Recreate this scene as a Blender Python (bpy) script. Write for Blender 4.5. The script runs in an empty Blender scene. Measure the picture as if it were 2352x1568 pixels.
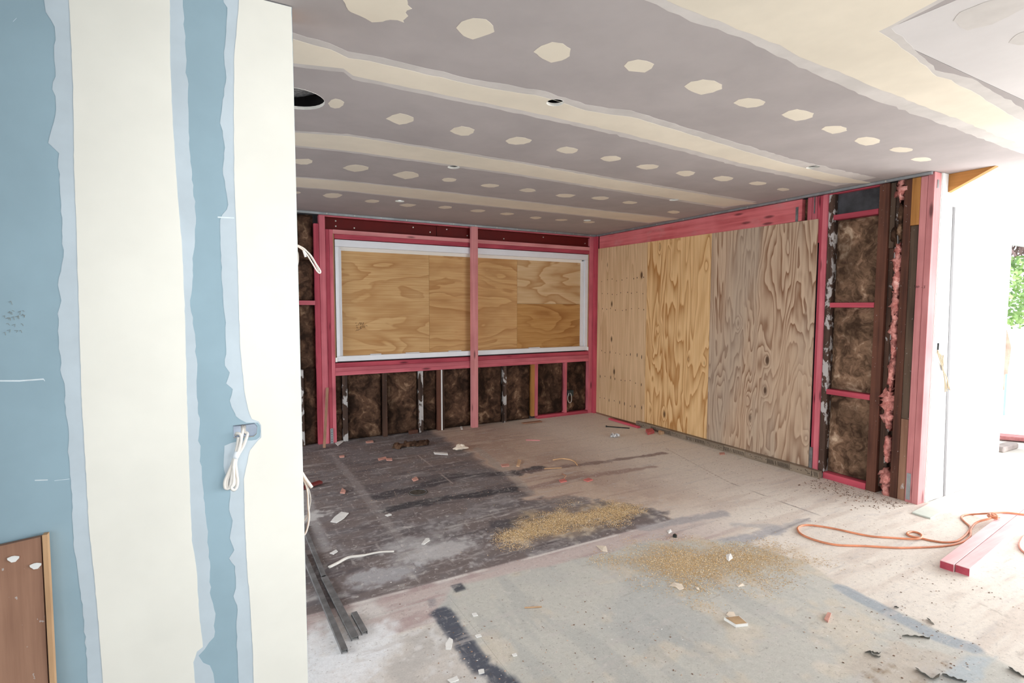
import bpy, math, random
import numpy as np
from mathutils import Vector, Matrix
from mathutils.geometry import delaunay_2d_cdt

random.seed(7)
RNG = np.random.default_rng(7)
SC = bpy.context.scene
COL = SC.collection

# ------------------------------------------------------------------ camera, world, lights, exposure
FPX, YAW, PITCH, ROLL, CAMH = 1209.68, math.radians(28.678), math.radians(3.761), math.radians(0.125), 1.45
FW = np.array([math.sin(YAW)*math.cos(PITCH), math.cos(YAW)*math.cos(PITCH), -math.sin(PITCH)])
_r = np.array([math.cos(YAW), -math.sin(YAW), 0.0]); _u = np.cross(_r, FW)
RT = _r*math.cos(ROLL)+_u*math.sin(ROLL); UP = -_r*math.sin(ROLL)+_u*math.cos(ROLL)
cam = bpy.data.cameras.new('camera'); cam.sensor_width = 36.0; cam.lens = FPX/2352*36.0
cam.clip_start = 0.05; cam.clip_end = 200
cam_o = bpy.data.objects.new('camera', cam); COL.objects.link(cam_o)
cam_o.matrix_world = Matrix(((RT[0], UP[0], -FW[0], 0), (RT[1], UP[1], -FW[1], 0), (RT[2], UP[2], -FW[2], CAMH), (0, 0, 0, 1)))
SC.camera = cam_o

world = bpy.data.worlds.new('daylight'); SC.world = world; world.use_nodes = True
bg = world.node_tree.nodes['Background']; bg.inputs[0].default_value = (0.93, 0.97, 1.0, 1); bg.inputs[1].default_value = 3.2

def area(name, loc, rot, sx, sy, power, col=(1, 1, 1), spread=180):
    l = bpy.data.lights.new(name, 'AREA'); l.shape = 'RECTANGLE'; l.size = sx; l.size_y = sy
    l.energy = power; l.color = col; l.spread = math.radians(spread)
    o = bpy.data.objects.new(name, l); COL.objects.link(o); o.location = loc; o.rotation_euler = rot
    return o
# daylight through the wide glazed opening on the right of the front room
area('daylight_right_opening', (7.55, -0.75, 1.12), (0, math.radians(86), 0), 2.1, 4.3, 365, (0.94, 0.98, 1.0))
# added daylight lamps behind the camera, rear right and left, brightening walls and floor
area('added_rear_daylight', (5.2, -4.12, 1.3), (math.radians(74), 0, 0), 3.4, 1.8, 140, (0.94, 0.98, 1.0))
area('added_left_daylight', (-2.55, -2.2, 1.15), (0, math.radians(-75), 0), 2.0, 3.2, 10, (0.97, 0.99, 1.0))
# added daylight lamp at the unseen left end of the back room, brightening it
area('added_inner_daylight', (-3.58, 3.85, 1.1), (0, math.radians(-50), 0), 1.95, 2.6, 110, (0.95, 0.985, 1.0), 130)
# the photographer's flash, on the camera's hot shoe
fl = bpy.data.lights.new('camera_flash', 'SPOT'); fl.energy = 80; fl.shadow_soft_size = 0.04
fl.spot_size = math.radians(116); fl.spot_blend = 1.0; fl.color = (0.96, 0.985, 1.0)
flo = bpy.data.objects.new('camera_flash', fl); COL.objects.link(flo)
flo.location = (0.0, 0.02, 1.60); flo.rotation_euler = (math.radians(83), 0, -YAW-math.radians(2))

SC.view_settings.view_transform = 'Standard'; SC.view_settings.look = 'None'
SC.view_settings.exposure = 0.0; SC.view_settings.gamma = 1.0; SC.view_settings.use_curve_mapping = False

# ------------------------------------------------------------------ from a pixel of the photograph to a point of the room
def _ray(x, y): return FW+RT*(x-1176)/FPX-UP*(y-784)/FPX
def _hit(x, y, ax, val):
    d = _ray(x, y); o = np.array([0, 0, CAMH]); return o+d*((val-o[ax])/d[ax])
def PF(x, y, z=0.0): return _hit(x, y, 2, z)
def PY(x, y, Y): return _hit(x, y, 1, Y)
def PX(x, y, X): return _hit(x, y, 0, X)

ZC = 2.415      # ceiling
YB = 5.76       # window wall, face of its studs
XR = 4.45       # plywood wall, face of its studs
YF = 1.89       # line of the front walls (blue board wall and white wall)

# ------------------------------------------------------------------ mesh helpers
WLOC = {}
class MB:
    def __init__(s): s.v = []; s.f = []
    def add(s, v, f):
        b = len(s.v); s.v += [tuple(map(float, p)) for p in v]; s.f += [tuple(b+i for i in q) for q in f]; return s
    def box(s, x0, x1, y0, y1, z0, z1, c=0.0015):
        return s.obox(((x0+x1)/2, (y0+y1)/2, (z0+z1)/2), (1, 0, 0), (0, 1, 0), (0, 0, 1), abs(x1-x0)/2, abs(y1-y0)/2, abs(z1-z0)/2, c)
    def obox(s, o, ax, ay, az, hx, hy, hz, c=0.0015):
        o = np.array(o, float); A = [np.array(a, float) for a in (ax, ay, az)]; H = [hx, hy, hz]
        c = min(c, min(H)*0.45); v = []; idx = {}
        for sx in (-1, 1):
            for sy in (-1, 1):
                for sz in (-1, 1):
                    S = (sx, sy, sz)
                    for k in range(3):
                        p = o.copy()
                        for j in range(3): p = p+A[j]*S[j]*(H[j] if j == k else H[j]-c)
                        idx[(S, k)] = len(v); v.append(p)
        f = []
        for k in range(3):
            a, b = [j for j in range(3) if j != k]
            for sg in (-1, 1):
                q = []
                for (p, r) in ((-1, -1), (1, -1), (1, 1), (-1, 1)):
                    S = [0, 0, 0]; S[k] = sg; S[a] = p; S[b] = r; q.append(idx[(tuple(S), k)])
                f.append(q)
        for k in range(3):
            a, b = [j for j in range(3) if j != k]
            for p in (-1, 1):
                for r in (-1, 1):
                    S0 = [0]*3; S1 = [0]*3; S0[a] = S1[a] = p; S0[b] = S1[b] = r; S0[k] = -1; S1[k] = 1
                    f.append([idx[(tuple(S0), a)], idx[(tuple(S1), a)], idx[(tuple(S1), b)], idx[(tuple(S0), b)]])
        for sx in (-1, 1):
            for sy in (-1, 1):
                for sz in (-1, 1): f.append([idx[((sx, sy, sz), k)] for k in range(3)])
        return s.add(v, f)
    def bar(s, p, q, w, t, up=(0, 0, 1), c=0.001):
        p = np.array(p, float); q = np.array(q, float); d = q-p; L = np.linalg.norm(d); d /= L
        up = np.array(up, float); a = np.cross(d, up); a /= np.linalg.norm(a); b = np.cross(a, d)
        return s.obox((p+q)/2, d, a, b, L/2, w/2, t/2, c)
    def tube(s, pts, r, n=8, closed=False, sub=0):
        P = [np.array(p, float) for p in pts]
        if sub: P = smooth_path(P, sub, closed)
        m = len(P); R = r if hasattr(r, '__len__') else [r]*m
        ring = []; prev = None
        for i in range(m):
            a = P[(i-1) % m] if (closed or i) else P[i]; b = P[(i+1) % m] if (closed or i < m-1) else P[i]
            t = b-a; t = t/(np.linalg.norm(t)+1e-12)
            if prev is None:
                u = np.cross(t, (0, 0, 1) if abs(t[2]) < .9 else (1, 0, 0))
            else: u = prev-t*(prev@t)
            u /= np.linalg.norm(u)+1e-12; w = np.cross(t, u); prev = u
            rr = R[min(i, len(R)-1)]
            ring.append([P[i]+rr*(u*math.cos(2*math.pi*k/n)+w*math.sin(2*math.pi*k/n)) for k in range(n)])
        v = [p for q in ring for p in q]; f = []
        for i in range(m if closed else m-1):
            j = (i+1) % m
            for k in range(n): f.append([i*n+k, i*n+(k+1) % n, j*n+(k+1) % n, j*n+k])
        if not closed: f.append(list(range(n))[::-1]); f.append([(m-1)*n+k for k in range(n)])
        return s.add(v, f)
    def prism(s, poly, ext):
        P = [np.array(p, float) for p in poly]; n = len(P); e = np.array(ext, float)
        nn = sum((np.cross(P[i]-P[0], P[(i+1) % n]-P[0]) for i in range(1, n-1)), np.zeros(3))
        if nn@e < 0: P = P[::-1]
        f = [list(range(n))[::-1], [n+i for i in range(n)]]+[[i, (i+1) % n, n+(i+1) % n, n+i] for i in range(n)]
        return s.add(P+[p+e for p in P], f)
    def blob(s, c, rx, ry, rz, amp=.25, seed=0, nu=12, nv=8, flat=False):
        rg = np.random.default_rng(seed); c = np.array(c, float); v = []; f = []
        ph = rg.uniform(0, 6.28, (6, 3)); fr = rg.integers(1, 5, (6, 2))
        for j in range(nv+1):
            th = math.pi*j/nv
            for i in range(nu):
                a = 2*math.pi*i/nu
                k = 1+amp*sum(math.sin(fr[q, 0]*a+ph[q, 0])*math.sin(fr[q, 1]*th+ph[q, 1]) for q in range(6))/2.2
                z = math.cos(th)*k
                if flat: z = max(z, -.55)
                v.append(c+np.array([rx*k*math.sin(th)*math.cos(a), ry*k*math.sin(th)*math.sin(a), rz*z]))
        for j in range(nv):
            for i in range(nu): f.append([j*nu+i, (j+1)*nu+i, (j+1)*nu+(i+1) % nu, j*nu+(i+1) % nu])
        return s.add(v, f)
    def build(s, name, mat, parent=None, smooth=False, label=None, kind=None, base=None):
        V = np.array(s.v, float); lo = V.min(0); hi = V.max(0)
        o = np.array(base, float) if base is not None else np.array([(lo[0]+hi[0])/2, (lo[1]+hi[1])/2, lo[2]])
        me = bpy.data.meshes.new(name); me.from_pydata([tuple(p) for p in V-o], [], s.f); me.validate()
        if mat: me.materials.append(mat)
        if smooth: me.shade_smooth()
        ob = bpy.data.objects.new(name, me); COL.objects.link(ob)
        WLOC[ob.name] = o
        if parent is not None:
            ob.parent = parent; ob.location = tuple(o-WLOC[parent.name])
        else: ob.location = tuple(o)
        if label: ob['label'] = label
        if kind: ob['kind'] = kind
        return ob

def smooth_path(P, sub, closed=False):
    out = []; n = len(P)
    for i in range(n if closed else n-1):
        p0 = P[(i-1) % n] if (closed or i) else 2*P[0]-P[1]; p1 = P[i]; p2 = P[(i+1) % n]
        p3 = P[(i+2) % n] if (closed or i < n-2) else 2*P[-1]-P[-2]
        for k in range(sub):
            t = k/sub
            out.append(.5*((2*p1)+(-p0+p2)*t+(2*p0-5*p1+4*p2-p3)*t*t+(-p0+3*p1-3*p2+p3)*t**3))
    if not closed: out.append(P[-1])
    return out

def empty(name, loc, label=None, cat=None, group=None, kind=None):
    o = bpy.data.objects.new(name, None); COL.objects.link(o); o.location = loc; o.empty_display_size = .1
    WLOC[o.name] = np.array(loc, float)
    return tag(o, label, cat, group, kind)
def tag(o, label=None, cat=None, group=None, kind=None):
    if label: o['label'] = label
    if cat: o['category'] = cat
    if group: o['group'] = group
    if kind: o['kind'] = kind
    return o

def rough_line(P, amp, step, seed=0, closed=True):
    """Resample a polyline and let its outline wander like the edge of trowelled filler."""
    rg = np.random.default_rng(seed); P = [np.array(p, float) for p in P]; out = []; n = len(P)
    for i in range(n if closed else n-1):
        a, b = P[i], P[(i+1) % n]; L = np.linalg.norm(b-a); m = max(1, int(L/step))
        for k in range(m):
            p = a+(b-a)*k/m
            if not (k == 0 and not closed): p = p+rg.normal(0, amp, 3)*(1 if k else .6)
            out.append(p)
    if not closed: out.append(P[-1])
    return out

# ------------------------------------------------------------------ noise (numpy)
def vnoise(x, y, seed=0):
    xi = np.floor(x).astype(np.int64); yi = np.floor(y).astype(np.int64); fx = x-xi; fy = y-yi
    fx = fx*fx*(3-2*fx); fy = fy*fy*(3-2*fy)
    def h(a, b):
        k = (a*374761393+b*668265263+seed*1274126177) & 0xffffffff
        k = ((k ^ (k >> 13))*1274126177) & 0xffffffff
        return ((k ^ (k >> 16)) & 0xffff)/65535.0
    return (h(xi, yi)*(1-fx)+h(xi+1, yi)*fx)*(1-fy)+(h(xi, yi+1)*(1-fx)+h(xi+1, yi+1)*fx)*fy
def fbm(x, y, oct=4, seed=0):
    t = 0; a = .5; s = 0
    for i in range(oct): t = t+a*vnoise(x*2**i, y*2**i, seed+i*17); s += a; a *= .5
    return t/s
def sstep(a, b, x):
    t = np.clip((x-a)/(b-a), 0, 1); return t*t*(3-2*t)
def lin(c):
    c = np.asarray(c, float)/255.0; return np.where(c <= .04045, c/12.92, ((c+.055)/1.055)**2.4)
def L4(r, g, b): return tuple(lin((r, g, b)))+(1.0,)

# ------------------------------------------------------------------ materials
def newmat(name, rough=.8, spec=.3):
    m = bpy.data.materials.new(name); m.use_nodes = True; nt = m.node_tree; b = nt.nodes['Principled BSDF']
    b.inputs['Roughness'].default_value = rough; b.inputs['Specular IOR Level'].default_value = spec
    return m, nt, b
def nd(nt, t, **kw):
    n = nt.nodes.new(t)
    for k, v in kw.items():
        if hasattr(v, 'is_output'): nt.links.new(v, n.inputs[int(k[1:])] if k[0] == 'i' and k[1:].isdigit() else n.inputs[k])
        elif k[0] == 'i' and k[1:].isdigit(): n.inputs[int(k[1:])].default_value = v
        elif k in n.inputs and not hasattr(n, k): n.inputs[k].default_value = v
        else: setattr(n, k, v)
    return n
def mth(nt, op, a, b=None, c=None):
    n = nt.nodes.new('ShaderNodeMath'); n.operation = op
    for i, v in enumerate((a, b, c)):
        if v is None: continue
        if hasattr(v, 'is_output'): nt.links.new(v, n.inputs[i])
        else: n.inputs[i].default_value = v
    return n.outputs[0]
def mapr(nt, v, a, b, c=0., d=1.):
    n = nt.nodes.new('ShaderNodeMapRange'); n.interpolation_type = 'SMOOTHSTEP'; nt.links.new(v, n.inputs[0])
    for i, q in enumerate((a, b, c, d)): n.inputs[i+1].default_value = q
    return n.outputs[0]
def mix(nt, fac, a, b, typ='MIX'):
    n = nt.nodes.new('ShaderNodeMix'); n.data_type = 'RGBA'; n.blend_type = typ
    for s, v in ((n.inputs[0], fac), (n.inputs[6], a), (n.inputs[7], b)):
        if hasattr(v, 'is_output'): nt.links.new(v, s)
        else: s.default_value = v
    return n.outputs[2]
def coords(nt, scale, rand=True):
    tc = nt.nodes.new('ShaderNodeTexCoord')
    m = nt.nodes.new('ShaderNodeVectorMath'); m.operation = 'MULTIPLY'; nt.links.new(tc.outputs['Object'], m.inputs[0]); m.inputs[1].default_value = scale
    v = m.outputs[0]
    if rand:
        oi = nt.nodes.new('ShaderNodeObjectInfo'); r = mth(nt, 'MULTIPLY', oi.outputs['Random'], 61.0)
        a = nt.nodes.new('ShaderNodeVectorMath'); a.operation = 'ADD'; nt.links.new(v, a.inputs[0]); nt.links.new(r, a.inputs[1]); v = a.outputs[0]
    return v
def noise(nt, vec, scale=1., detail=3., rough=.5, dist=0.):
    n = nt.nodes.new('ShaderNodeTexNoise'); nt.links.new(vec, n.inputs['Vector'])
    n.inputs['Scale'].default_value = scale; n.inputs['Detail'].default_value = detail; n.inputs['Roughness'].default_value = rough; n.inputs['Distortion'].default_value = dist
    return n.outputs['Fac']
def bump(nt, b, h, strength=.3, dist=.002):
    n = nt.nodes.new('ShaderNodeBump'); n.inputs['Strength'].default_value = strength; n.inputs['Distance'].default_value = dist
    nt.links.new(h, n.inputs['Height']); nt.links.new(n.outputs[0], b.inputs['Normal'])
def randbright(nt, col, lo=.86, hi=1.1):
    oi = nt.nodes.new('ShaderNodeObjectInfo'); f = mth(nt, 'MULTIPLY_ADD', oi.outputs['Random'], hi-lo, lo)
    c = nt.nodes.new('ShaderNodeCombineColor')
    for i in range(3): nt.links.new(f, c.inputs[i])
    return mix(nt, 1.0, col, c.outputs[0], 'MULTIPLY')

_AX = {'x': (1.2, 28, 28), 'y': (28, 1.2, 28), 'z': (28, 28, 1.2)}
_KN = {'x': (2.2, 9, 9), 'y': (9, 2.2, 9), 'z': (9, 9, 2.2)}
_tm = {}
def timber(kind, axis):
    key = (kind, axis)
    if key in _tm: return _tm[key]
    base, dark, paint, knots = {
        'pink': ((205, 112, 122), (178, 84, 96), 0, 1), 'pinkdeep': ((190, 82, 96), (160, 60, 76), 0, 1),
        'pinkpale': ((216, 146, 146), (196, 122, 124), 0, 1), 'pinklintel': ((230, 124, 128), (198, 92, 96), .0, 1),
        'old': ((84, 60, 48), (50, 36, 30), .06, 0), 'oldred': ((104, 66, 52), (70, 44, 36), .05, 0),
        'oldpaint': ((84, 64, 54), (50, 38, 33), .50, 0), 'oldgrey': ((98, 80, 66), (66, 52, 44), .05, 0),
        'pinkplank_lit': ((236, 196, 196), (222, 174, 176), 0, 0), 'honey': ((182, 128, 70), (146, 96, 48), 0, 1), 'pale': ((196, 158, 120), (168, 130, 96), 0, 1),
        'brown': ((160, 122, 100), (130, 94, 76), .03, 0), 'grey': ((150, 134, 116), (122, 108, 94), .02, 0)}[kind]
    m, nt, b = newmat('timber_%s_%s' % (kind, axis), .75, .25)
    v = coords(nt, _AX[axis]); n = noise(nt, v, 1., 4., .6)
    n2 = noise(nt, coords(nt, (3, 3, 3)), 1., 3., .5)
    c = mix(nt, mapr(nt, n, .3, .7), L4(*dark), L4(*base))
    c = mix(nt, mapr(nt, n2, .3, .75, 0, .35), c, L4(*[min(255, q*1.15+8) for q in base]))
    if knots:
        vo = nt.nodes.new('ShaderNodeTexVoronoi'); nt.links.new(coords(nt, _KN[axis]), vo.inputs['Vector']); vo.inputs['Scale'].default_value = 1.
        k = mapr(nt, vo.outputs['Distance'], .05, .16, .75, 0)
        c = mix(nt, k, c, L4(*[q*.45 for q in dark]))
    if kind == 'pinklintel':
        w = mapr(nt, noise(nt, coords(nt, (4, 4, 9)), 1., 4., .6), .52, .75, 0, .45); c = mix(nt, w, c, L4(214, 150, 150))
    c = randbright(nt, c)
    if paint:
        p = noise(nt, coords(nt, (9, 9, 5)), 1.5, 4., .62, .3)
        thr = .70-.34*paint
        c = mix(nt, mapr(nt, p, thr, thr+.05, 0, .9), c, L4(196, 192, 190))
        q = noise(nt, coords(nt, (60, 60, 40)), 1., 3., .6); c = mix(nt, mapr(nt, q, .69, .72, 0, .7), c, L4(190, 186, 182))
    nt.links.new(c, b.inputs['Base Color']); bump(nt, b, n, .25, .002); _tm[key] = m
    return m

def plywood(name, light, mid, dark, axis, freq=11., knot=1., stretch=.22, across=1.6, seed=0., grey=None, contrast=1.):
    m, nt, b = newmat(name, .7, .25)
    s = [across, across, across]; s['xyz'.index(axis)] = across*stretch
    v0 = coords(nt, (1, 1, 1)); v = coords(nt, tuple(s))
    off = nt.nodes.new('ShaderNodeVectorMath'); off.operation = 'ADD'; nt.links.new(v, off.inputs[0]); off.inputs[1].default_value = (seed, seed*1.7, seed*.6); v = off.outputs[0]
    n = noise(nt, v, 1.1, 3.5, .45, .35)
    vk = nt.nodes.new('ShaderNodeTexVoronoi'); vk.feature = 'F1'
    sc = [5.5, 5.5, 5.5]; sc['xyz'.index(axis)] = 2.4
    kv = coords(nt, tuple(sc)); nt.links.new(kv, vk.inputs['Vector']); vk.inputs['Scale'].default_value = 1.; vk.inputs['Randomness'].default_value = .85
    d = vk.outputs['Distance']
    pull = mapr(nt, d, 0., .30, .13*knot, 0.)
    fld = mth(nt, 'MULTIPLY', mth(nt, 'ADD', n, pull), freq)
    fr = mth(nt, 'FRACT', fld)
    band = mth(nt, 'MULTIPLY', mth(nt, 'POWER', fr, 2.0), mapr(nt, fr, .90, 1.0, 1, 0))
    band = mth(nt, 'MULTIPLY', band, mapr(nt, noise(nt, coords(nt, (1.3, 1.3, 1.3)), 1., 2., .5), .3, .62, .45, 1.15))
    fine = noise(nt, coords(nt, tuple(80 if q == across else 2.5 for q in s)), 1., 3., .6)
    c = mix(nt, mapr(nt, fine, .3, .7), L4(*mid), L4(*light))
    c = mix(nt, mth(nt, 'MULTIPLY', band, 1.15*contrast), c, L4(*dark))
    big = noise(nt, coords(nt, tuple(q*.8 for q in s)), 1., 2., .5)
    if grey: c = mix(nt, mapr(nt, big, .4, .65, 0, .5), c, L4(*grey), 'MIX')
    if knot > .2:
        gate = mapr(nt, vk.outputs['Color'], .3, .35)
        k = mth(nt, 'MULTIPLY', mapr(nt, d, .06, .14, .9, 0), gate); c = mix(nt, k, c, L4(72, 46, 30))
    nt.links.new(c, b.inputs['Base Color']); bump(nt, b, fine, .12, .001)
    return m

def flatmat(name, col, rough=.85, spec=.25, var=.06, scale=6., metal=0., bmp=0.):
    m, nt, b = newmat(name, rough, spec); v = coords(nt, (scale,)*3)
    n = noise(nt, v, 1., 4., .6)
    c = mix(nt, mapr(nt, n, .25, .75), L4(*[max(0, q*(1-var)) for q in col]), L4(*[min(255, q*(1+var)) for q in col]))
    nt.links.new(c, b.inputs['Base Color']); b.inputs['Metallic'].default_value = metal
    if bmp: bump(nt, b, noise(nt, coords(nt, (scale*12,)*3), 1., 3., .6), bmp, .002)
    return m

def fibre(name, dark, mid, lite, scale=5.):
    m, nt, b = newmat(name, .95, .05)
    v = coords(nt, (scale, scale, scale))
    w = nt.nodes.new('ShaderNodeTexNoise'); nt.links.new(v, w.inputs['Vector']); w.inputs['Scale'].default_value = .8; w.inputs['Detail'].default_value = 3
    ad = nt.nodes.new('ShaderNodeVectorMath'); ad.operation = 'MULTIPLY_ADD'; nt.links.new(w.outputs['Color'], ad.inputs[0]); ad.inputs[1].default_value = (3.2, 3.2, 3.2); nt.links.new(v, ad.inputs[2])
    st = nt.nodes.new('ShaderNodeVectorMath'); st.operation = 'MULTIPLY'; nt.links.new(ad.outputs[0], st.inputs[0]); st.inputs[1].default_value = (1.0, 1.0, .55)
    n = noise(nt, st.outputs[0], 1.4, 6., .62)
    blot = noise(nt, v, .55, 3., .55)
    c = mix(nt, mapr(nt, n, .36, .62), L4(*dark), L4(*mid))
    c = mix(nt, mapr(nt, n, .56, .74, 0, .9), c, L4(*lite))
    c = mix(nt, mapr(nt, blot, .36, .58, .62, 0), c, L4(*[q*.62 for q in dark]))
    nt.links.new(c, b.inputs['Base Color']); bump(nt, b, n, .8, .012)
    return m

M = {}
M['board_ceiling'] = flatmat('grey_paper_board', (174, 167, 166), .9, .15, .03, 3.)
M['board_lightened'] = flatmat('lightened_paper_board', (214, 210, 209), .9, .15, .02, 3.)
M['cream'] = flatmat('cream_filler', (228, 219, 202), .85, .2, .03, 2.5)
M['feather'] = flatmat('thin_filler_on_grey', (205, 200, 196), .88, .2, .04, 5.)
M['board_blue'] = flatmat('blue_paper_board', (148, 171, 182), .9, .15, .03, 3.)
M['cream_wall'] = flatmat('cream_wall_filler', (229, 226, 216), .85, .2, .02, 2.5)
M['feather_blue'] = flatmat('thin_filler_on_blue', (188, 199, 206), .88, .2, .03, 5.)
M['gypsum'] = flatmat('gypsum_core', (226, 222, 214), .95, .1, .04, 20.)
M['white_paint'] = flatmat('white_wall', (240, 240, 240), .7, .3, .01, 2.)
M['batt'] = fibre('brown_glass_wool', (54, 40, 33), (104, 78, 62), (168, 138, 112), 5.5)
M['batt_light'] = fibre('pale_brown_glass_wool', (78, 60, 48), (146, 116, 94), (216, 190, 164), 5.5)
M['pinkwool'] = fibre('pink_glass_wool', (190, 116, 108), (234, 164, 154), (250, 208, 198), 18.)
M['paper'] = flatmat('black_building_paper', (58, 58, 62), .6, .4, .35, 5.)
M['steel'] = flatmat('red_oxide_steel', (96, 14, 11), .6, .25, .05, 8.)
M['galv'] = flatmat('galvanised_steel', (150, 154, 156), .42, .5, .08, 10., .55)
M['screw'] = flatmat('zinc_screw', (200, 196, 186), .35, .5, .05, 10., .7)
M['alu'] = flatmat('pale_grey_aluminium', (232, 233, 238), .32, .5, .02, 4.)
M['alubright'] = flatmat('whitened_glossy_aluminium', (246, 243, 236), .2, .7, .01, 4., .0)
M['dark'] = flatmat('dark_void', (22, 20, 20), .9, .1, .1, 6.)
M['foil'] = flatmat('foil', (206, 208, 214), .32, .6, .25, 60., .6, .8)
M['cable'] = flatmat('white_cable', (226, 220, 212), .45, .4, .03, 20.)
M['cable_grey'] = flatmat('pale_grey_cable', (190, 184, 176), .5, .4, .03, 20.)
M['tape'] = flatmat('white_tape', (238, 242, 246), .5, .4, .02, 20.)
M['pbox'] = flatmat('translucent_blue_plastic', (214, 224, 238), .35, .5, .05, 20.)
M['ink'] = flatmat('black_ink', (36, 30, 32), .7, .2, .05, 20.)
M['blackmetal'] = flatmat('dusty_black_metal', (92, 92, 94), .5, .4, .12, 14.)
M['blackpl'] = flatmat('black_plastic', (32, 36, 34), .5, .4, .1, 20.)
M['darkmetal'] = flatmat('dark_metal_channel', (104, 103, 103), .55, .4, .2, 14.)
M['plaster'] = flatmat('white_plaster_scrap', (230, 228, 224), .9, .2, .04, 14.)
M['plaster_green'] = flatmat('green_grey_board', (206, 212, 202), .9, .2, .03, 8.)
M['cardboard'] = flatmat('torn_brown_paper', (176, 148, 116), .9, .15, .12, 20.)
M['paper_scrap'] = flatmat('cream_paper_scrap', (228, 214, 196), .9, .15, .05, 14.)
M['cordA'] = flatmat('orange_cord', (204, 132, 98), .5, .4, .16, 6.)
M['chip_pinkpale'] = flatmat('faded_pink_wood', (198, 148, 134), .85, .2, .08, 20.); M['chip_pink'] = flatmat('pink_wood', (196, 116, 108), .85, .2, .08, 20.)
M['chip_pinkdeep'] = flatmat('deep_pink_wood', (190, 100, 100), .85, .2, .08, 20.); M['chip_pale'] = flatmat('pale_wood', (200, 166, 134), .85, .2, .08, 20.)
M['redbrown'] = flatmat('dark_red_plastic', (104, 36, 34), .5, .4, .08, 10.)
M['floorplug'] = flatmat('dusty_dark_disc', (74, 68, 62), .8, .2, .3, 30.)
M['vinyl_flake'] = flatmat('lifted_vinyl_flake', (112, 110, 104), .8, .2, .18, 18.)
M['stamp'] = flatmat('stamp_ink', (62, 54, 48), .8, .1, .1, 20.)
M['faintstamp'] = flatmat('faint_brown_ink', (146, 148, 142), .9, .1, .05, 20.)
M['scuff'] = flatmat('white_scuff', (214, 224, 228), .9, .1, .05, 20.)

def floor_material():
    m, nt, b = newmat('site_floor', .8, .25)
    a = nt.nodes.new('ShaderNodeVertexColor'); a.layer_name = 'paint'
    tc = nt.nodes.new('ShaderNodeNewGeometry'); v = tc.outputs['Position']
    n1 = noise(nt, v, 38., 4., .65); n2 = noise(nt, v, 150., 3., .6); n3 = noise(nt, v, 9., 4., .6)
    f = mth(nt, 'ADD', mth(nt, 'MULTIPLY', n1, .30), mth(nt, 'MULTIPLY', n2, .36)); f = mth(nt, 'ADD', f, .66)
    cc = nt.nodes.new('ShaderNodeCombineColor')
    for i in range(3): nt.links.new(f, cc.inputs[i])
    c = mix(nt, 1., a.outputs['Color'], cc.outputs[0], 'MULTIPLY')
    def swipe(sx, sy, sc, lo, hi, amt, col):
        nonlocal c
        mv = nt.nodes.new('ShaderNodeVectorMath'); mv.operation = 'MULTIPLY'; nt.links.new(v, mv.inputs[0]); mv.inputs[1].default_value = (sx, sy, 1)
        c = mix(nt, mapr(nt, noise(nt, mv.outputs[0], sc, 5., .68, .4), lo, hi, 0, amt), c, L4(*col))
    swipe(1., 5., 2.6, .54, .68, .5, (196, 190, 186)); swipe(1.2, 4., 8., .56, .70, .4, (206, 200, 196)); swipe(6., 1.4, 4., .58, .7, .35, (198, 190, 184))
    swipe(1., 4., 5., .60, .74, .32, (122, 108, 102)); swipe(1., 1., 16., .60, .72, .3, (128, 112, 104)); swipe(1., 1., 30., .58, .68, .5, (216, 210, 204)); swipe(1., 1., 55., .58, .68, .4, (112, 102, 98))
    vo = nt.nodes.new('ShaderNodeTexVoronoi'); nt.links.new(v, vo.inputs['Vector']); vo.inputs['Scale'].default_value = 46.
    g = mth(nt, 'MULTIPLY', mapr(nt, vo.outputs['Distance'], .10, .2, 1, 0), mapr(nt, vo.outputs['Color'], .62, .66))
    g = mth(nt, 'MULTIPLY', g, mapr(nt, n3, .5, .62, 0, .8)); c = mix(nt, g, c, L4(206, 202, 198))
    v2 = nt.nodes.new('ShaderNodeTexVoronoi'); nt.links.new(v, v2.inputs['Vector']); v2.inputs['Scale'].default_value = 31.
    g2 = mth(nt, 'MULTIPLY', mapr(nt, v2.outputs['Distance'], .05, .11, 1, 0), mapr(nt, v2.outputs['Color'], .66, .7)); g2 = mth(nt, 'MULTIPLY', g2, .7)
    c = mix(nt, g2, c, L4(104, 86, 76))
    nt.links.new(c, b.inputs['Base Color']); bump(nt, b, n1, .15, .003)
    return m
M['floor'] = floor_material()

# ------------------------------------------------------------------ floor
def segdist(x, y, a, b):
    ax, ay = a[:2]; dx, dy = b[0]-ax, b[1]-ay; t = np.clip(((x-ax)*dx+(y-ay)*dy)/(dx*dx+dy*dy+1e-9), 0, 1)
    return np.hypot(x-ax-t*dx, y-ay-t*dy)
def polysd(x, y, P):
    d = np.full(x.shape, 1e9); ins = np.zeros(x.shape, bool); n = len(P)
    for i in range(n):
        a, b = P[i], P[(i+1) % n]; d = np.minimum(d, segdist(x, y, a, b))
        c = ((a[1] > y) != (b[1] > y)) & (x < (b[0]-a[0])*(y-a[1])/(b[1]-a[1]+1e-12)+a[0]); ins ^= c
    return np.where(ins, d, -d)
def pixpoly(L): return [PF(*p) for p in L]

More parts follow.
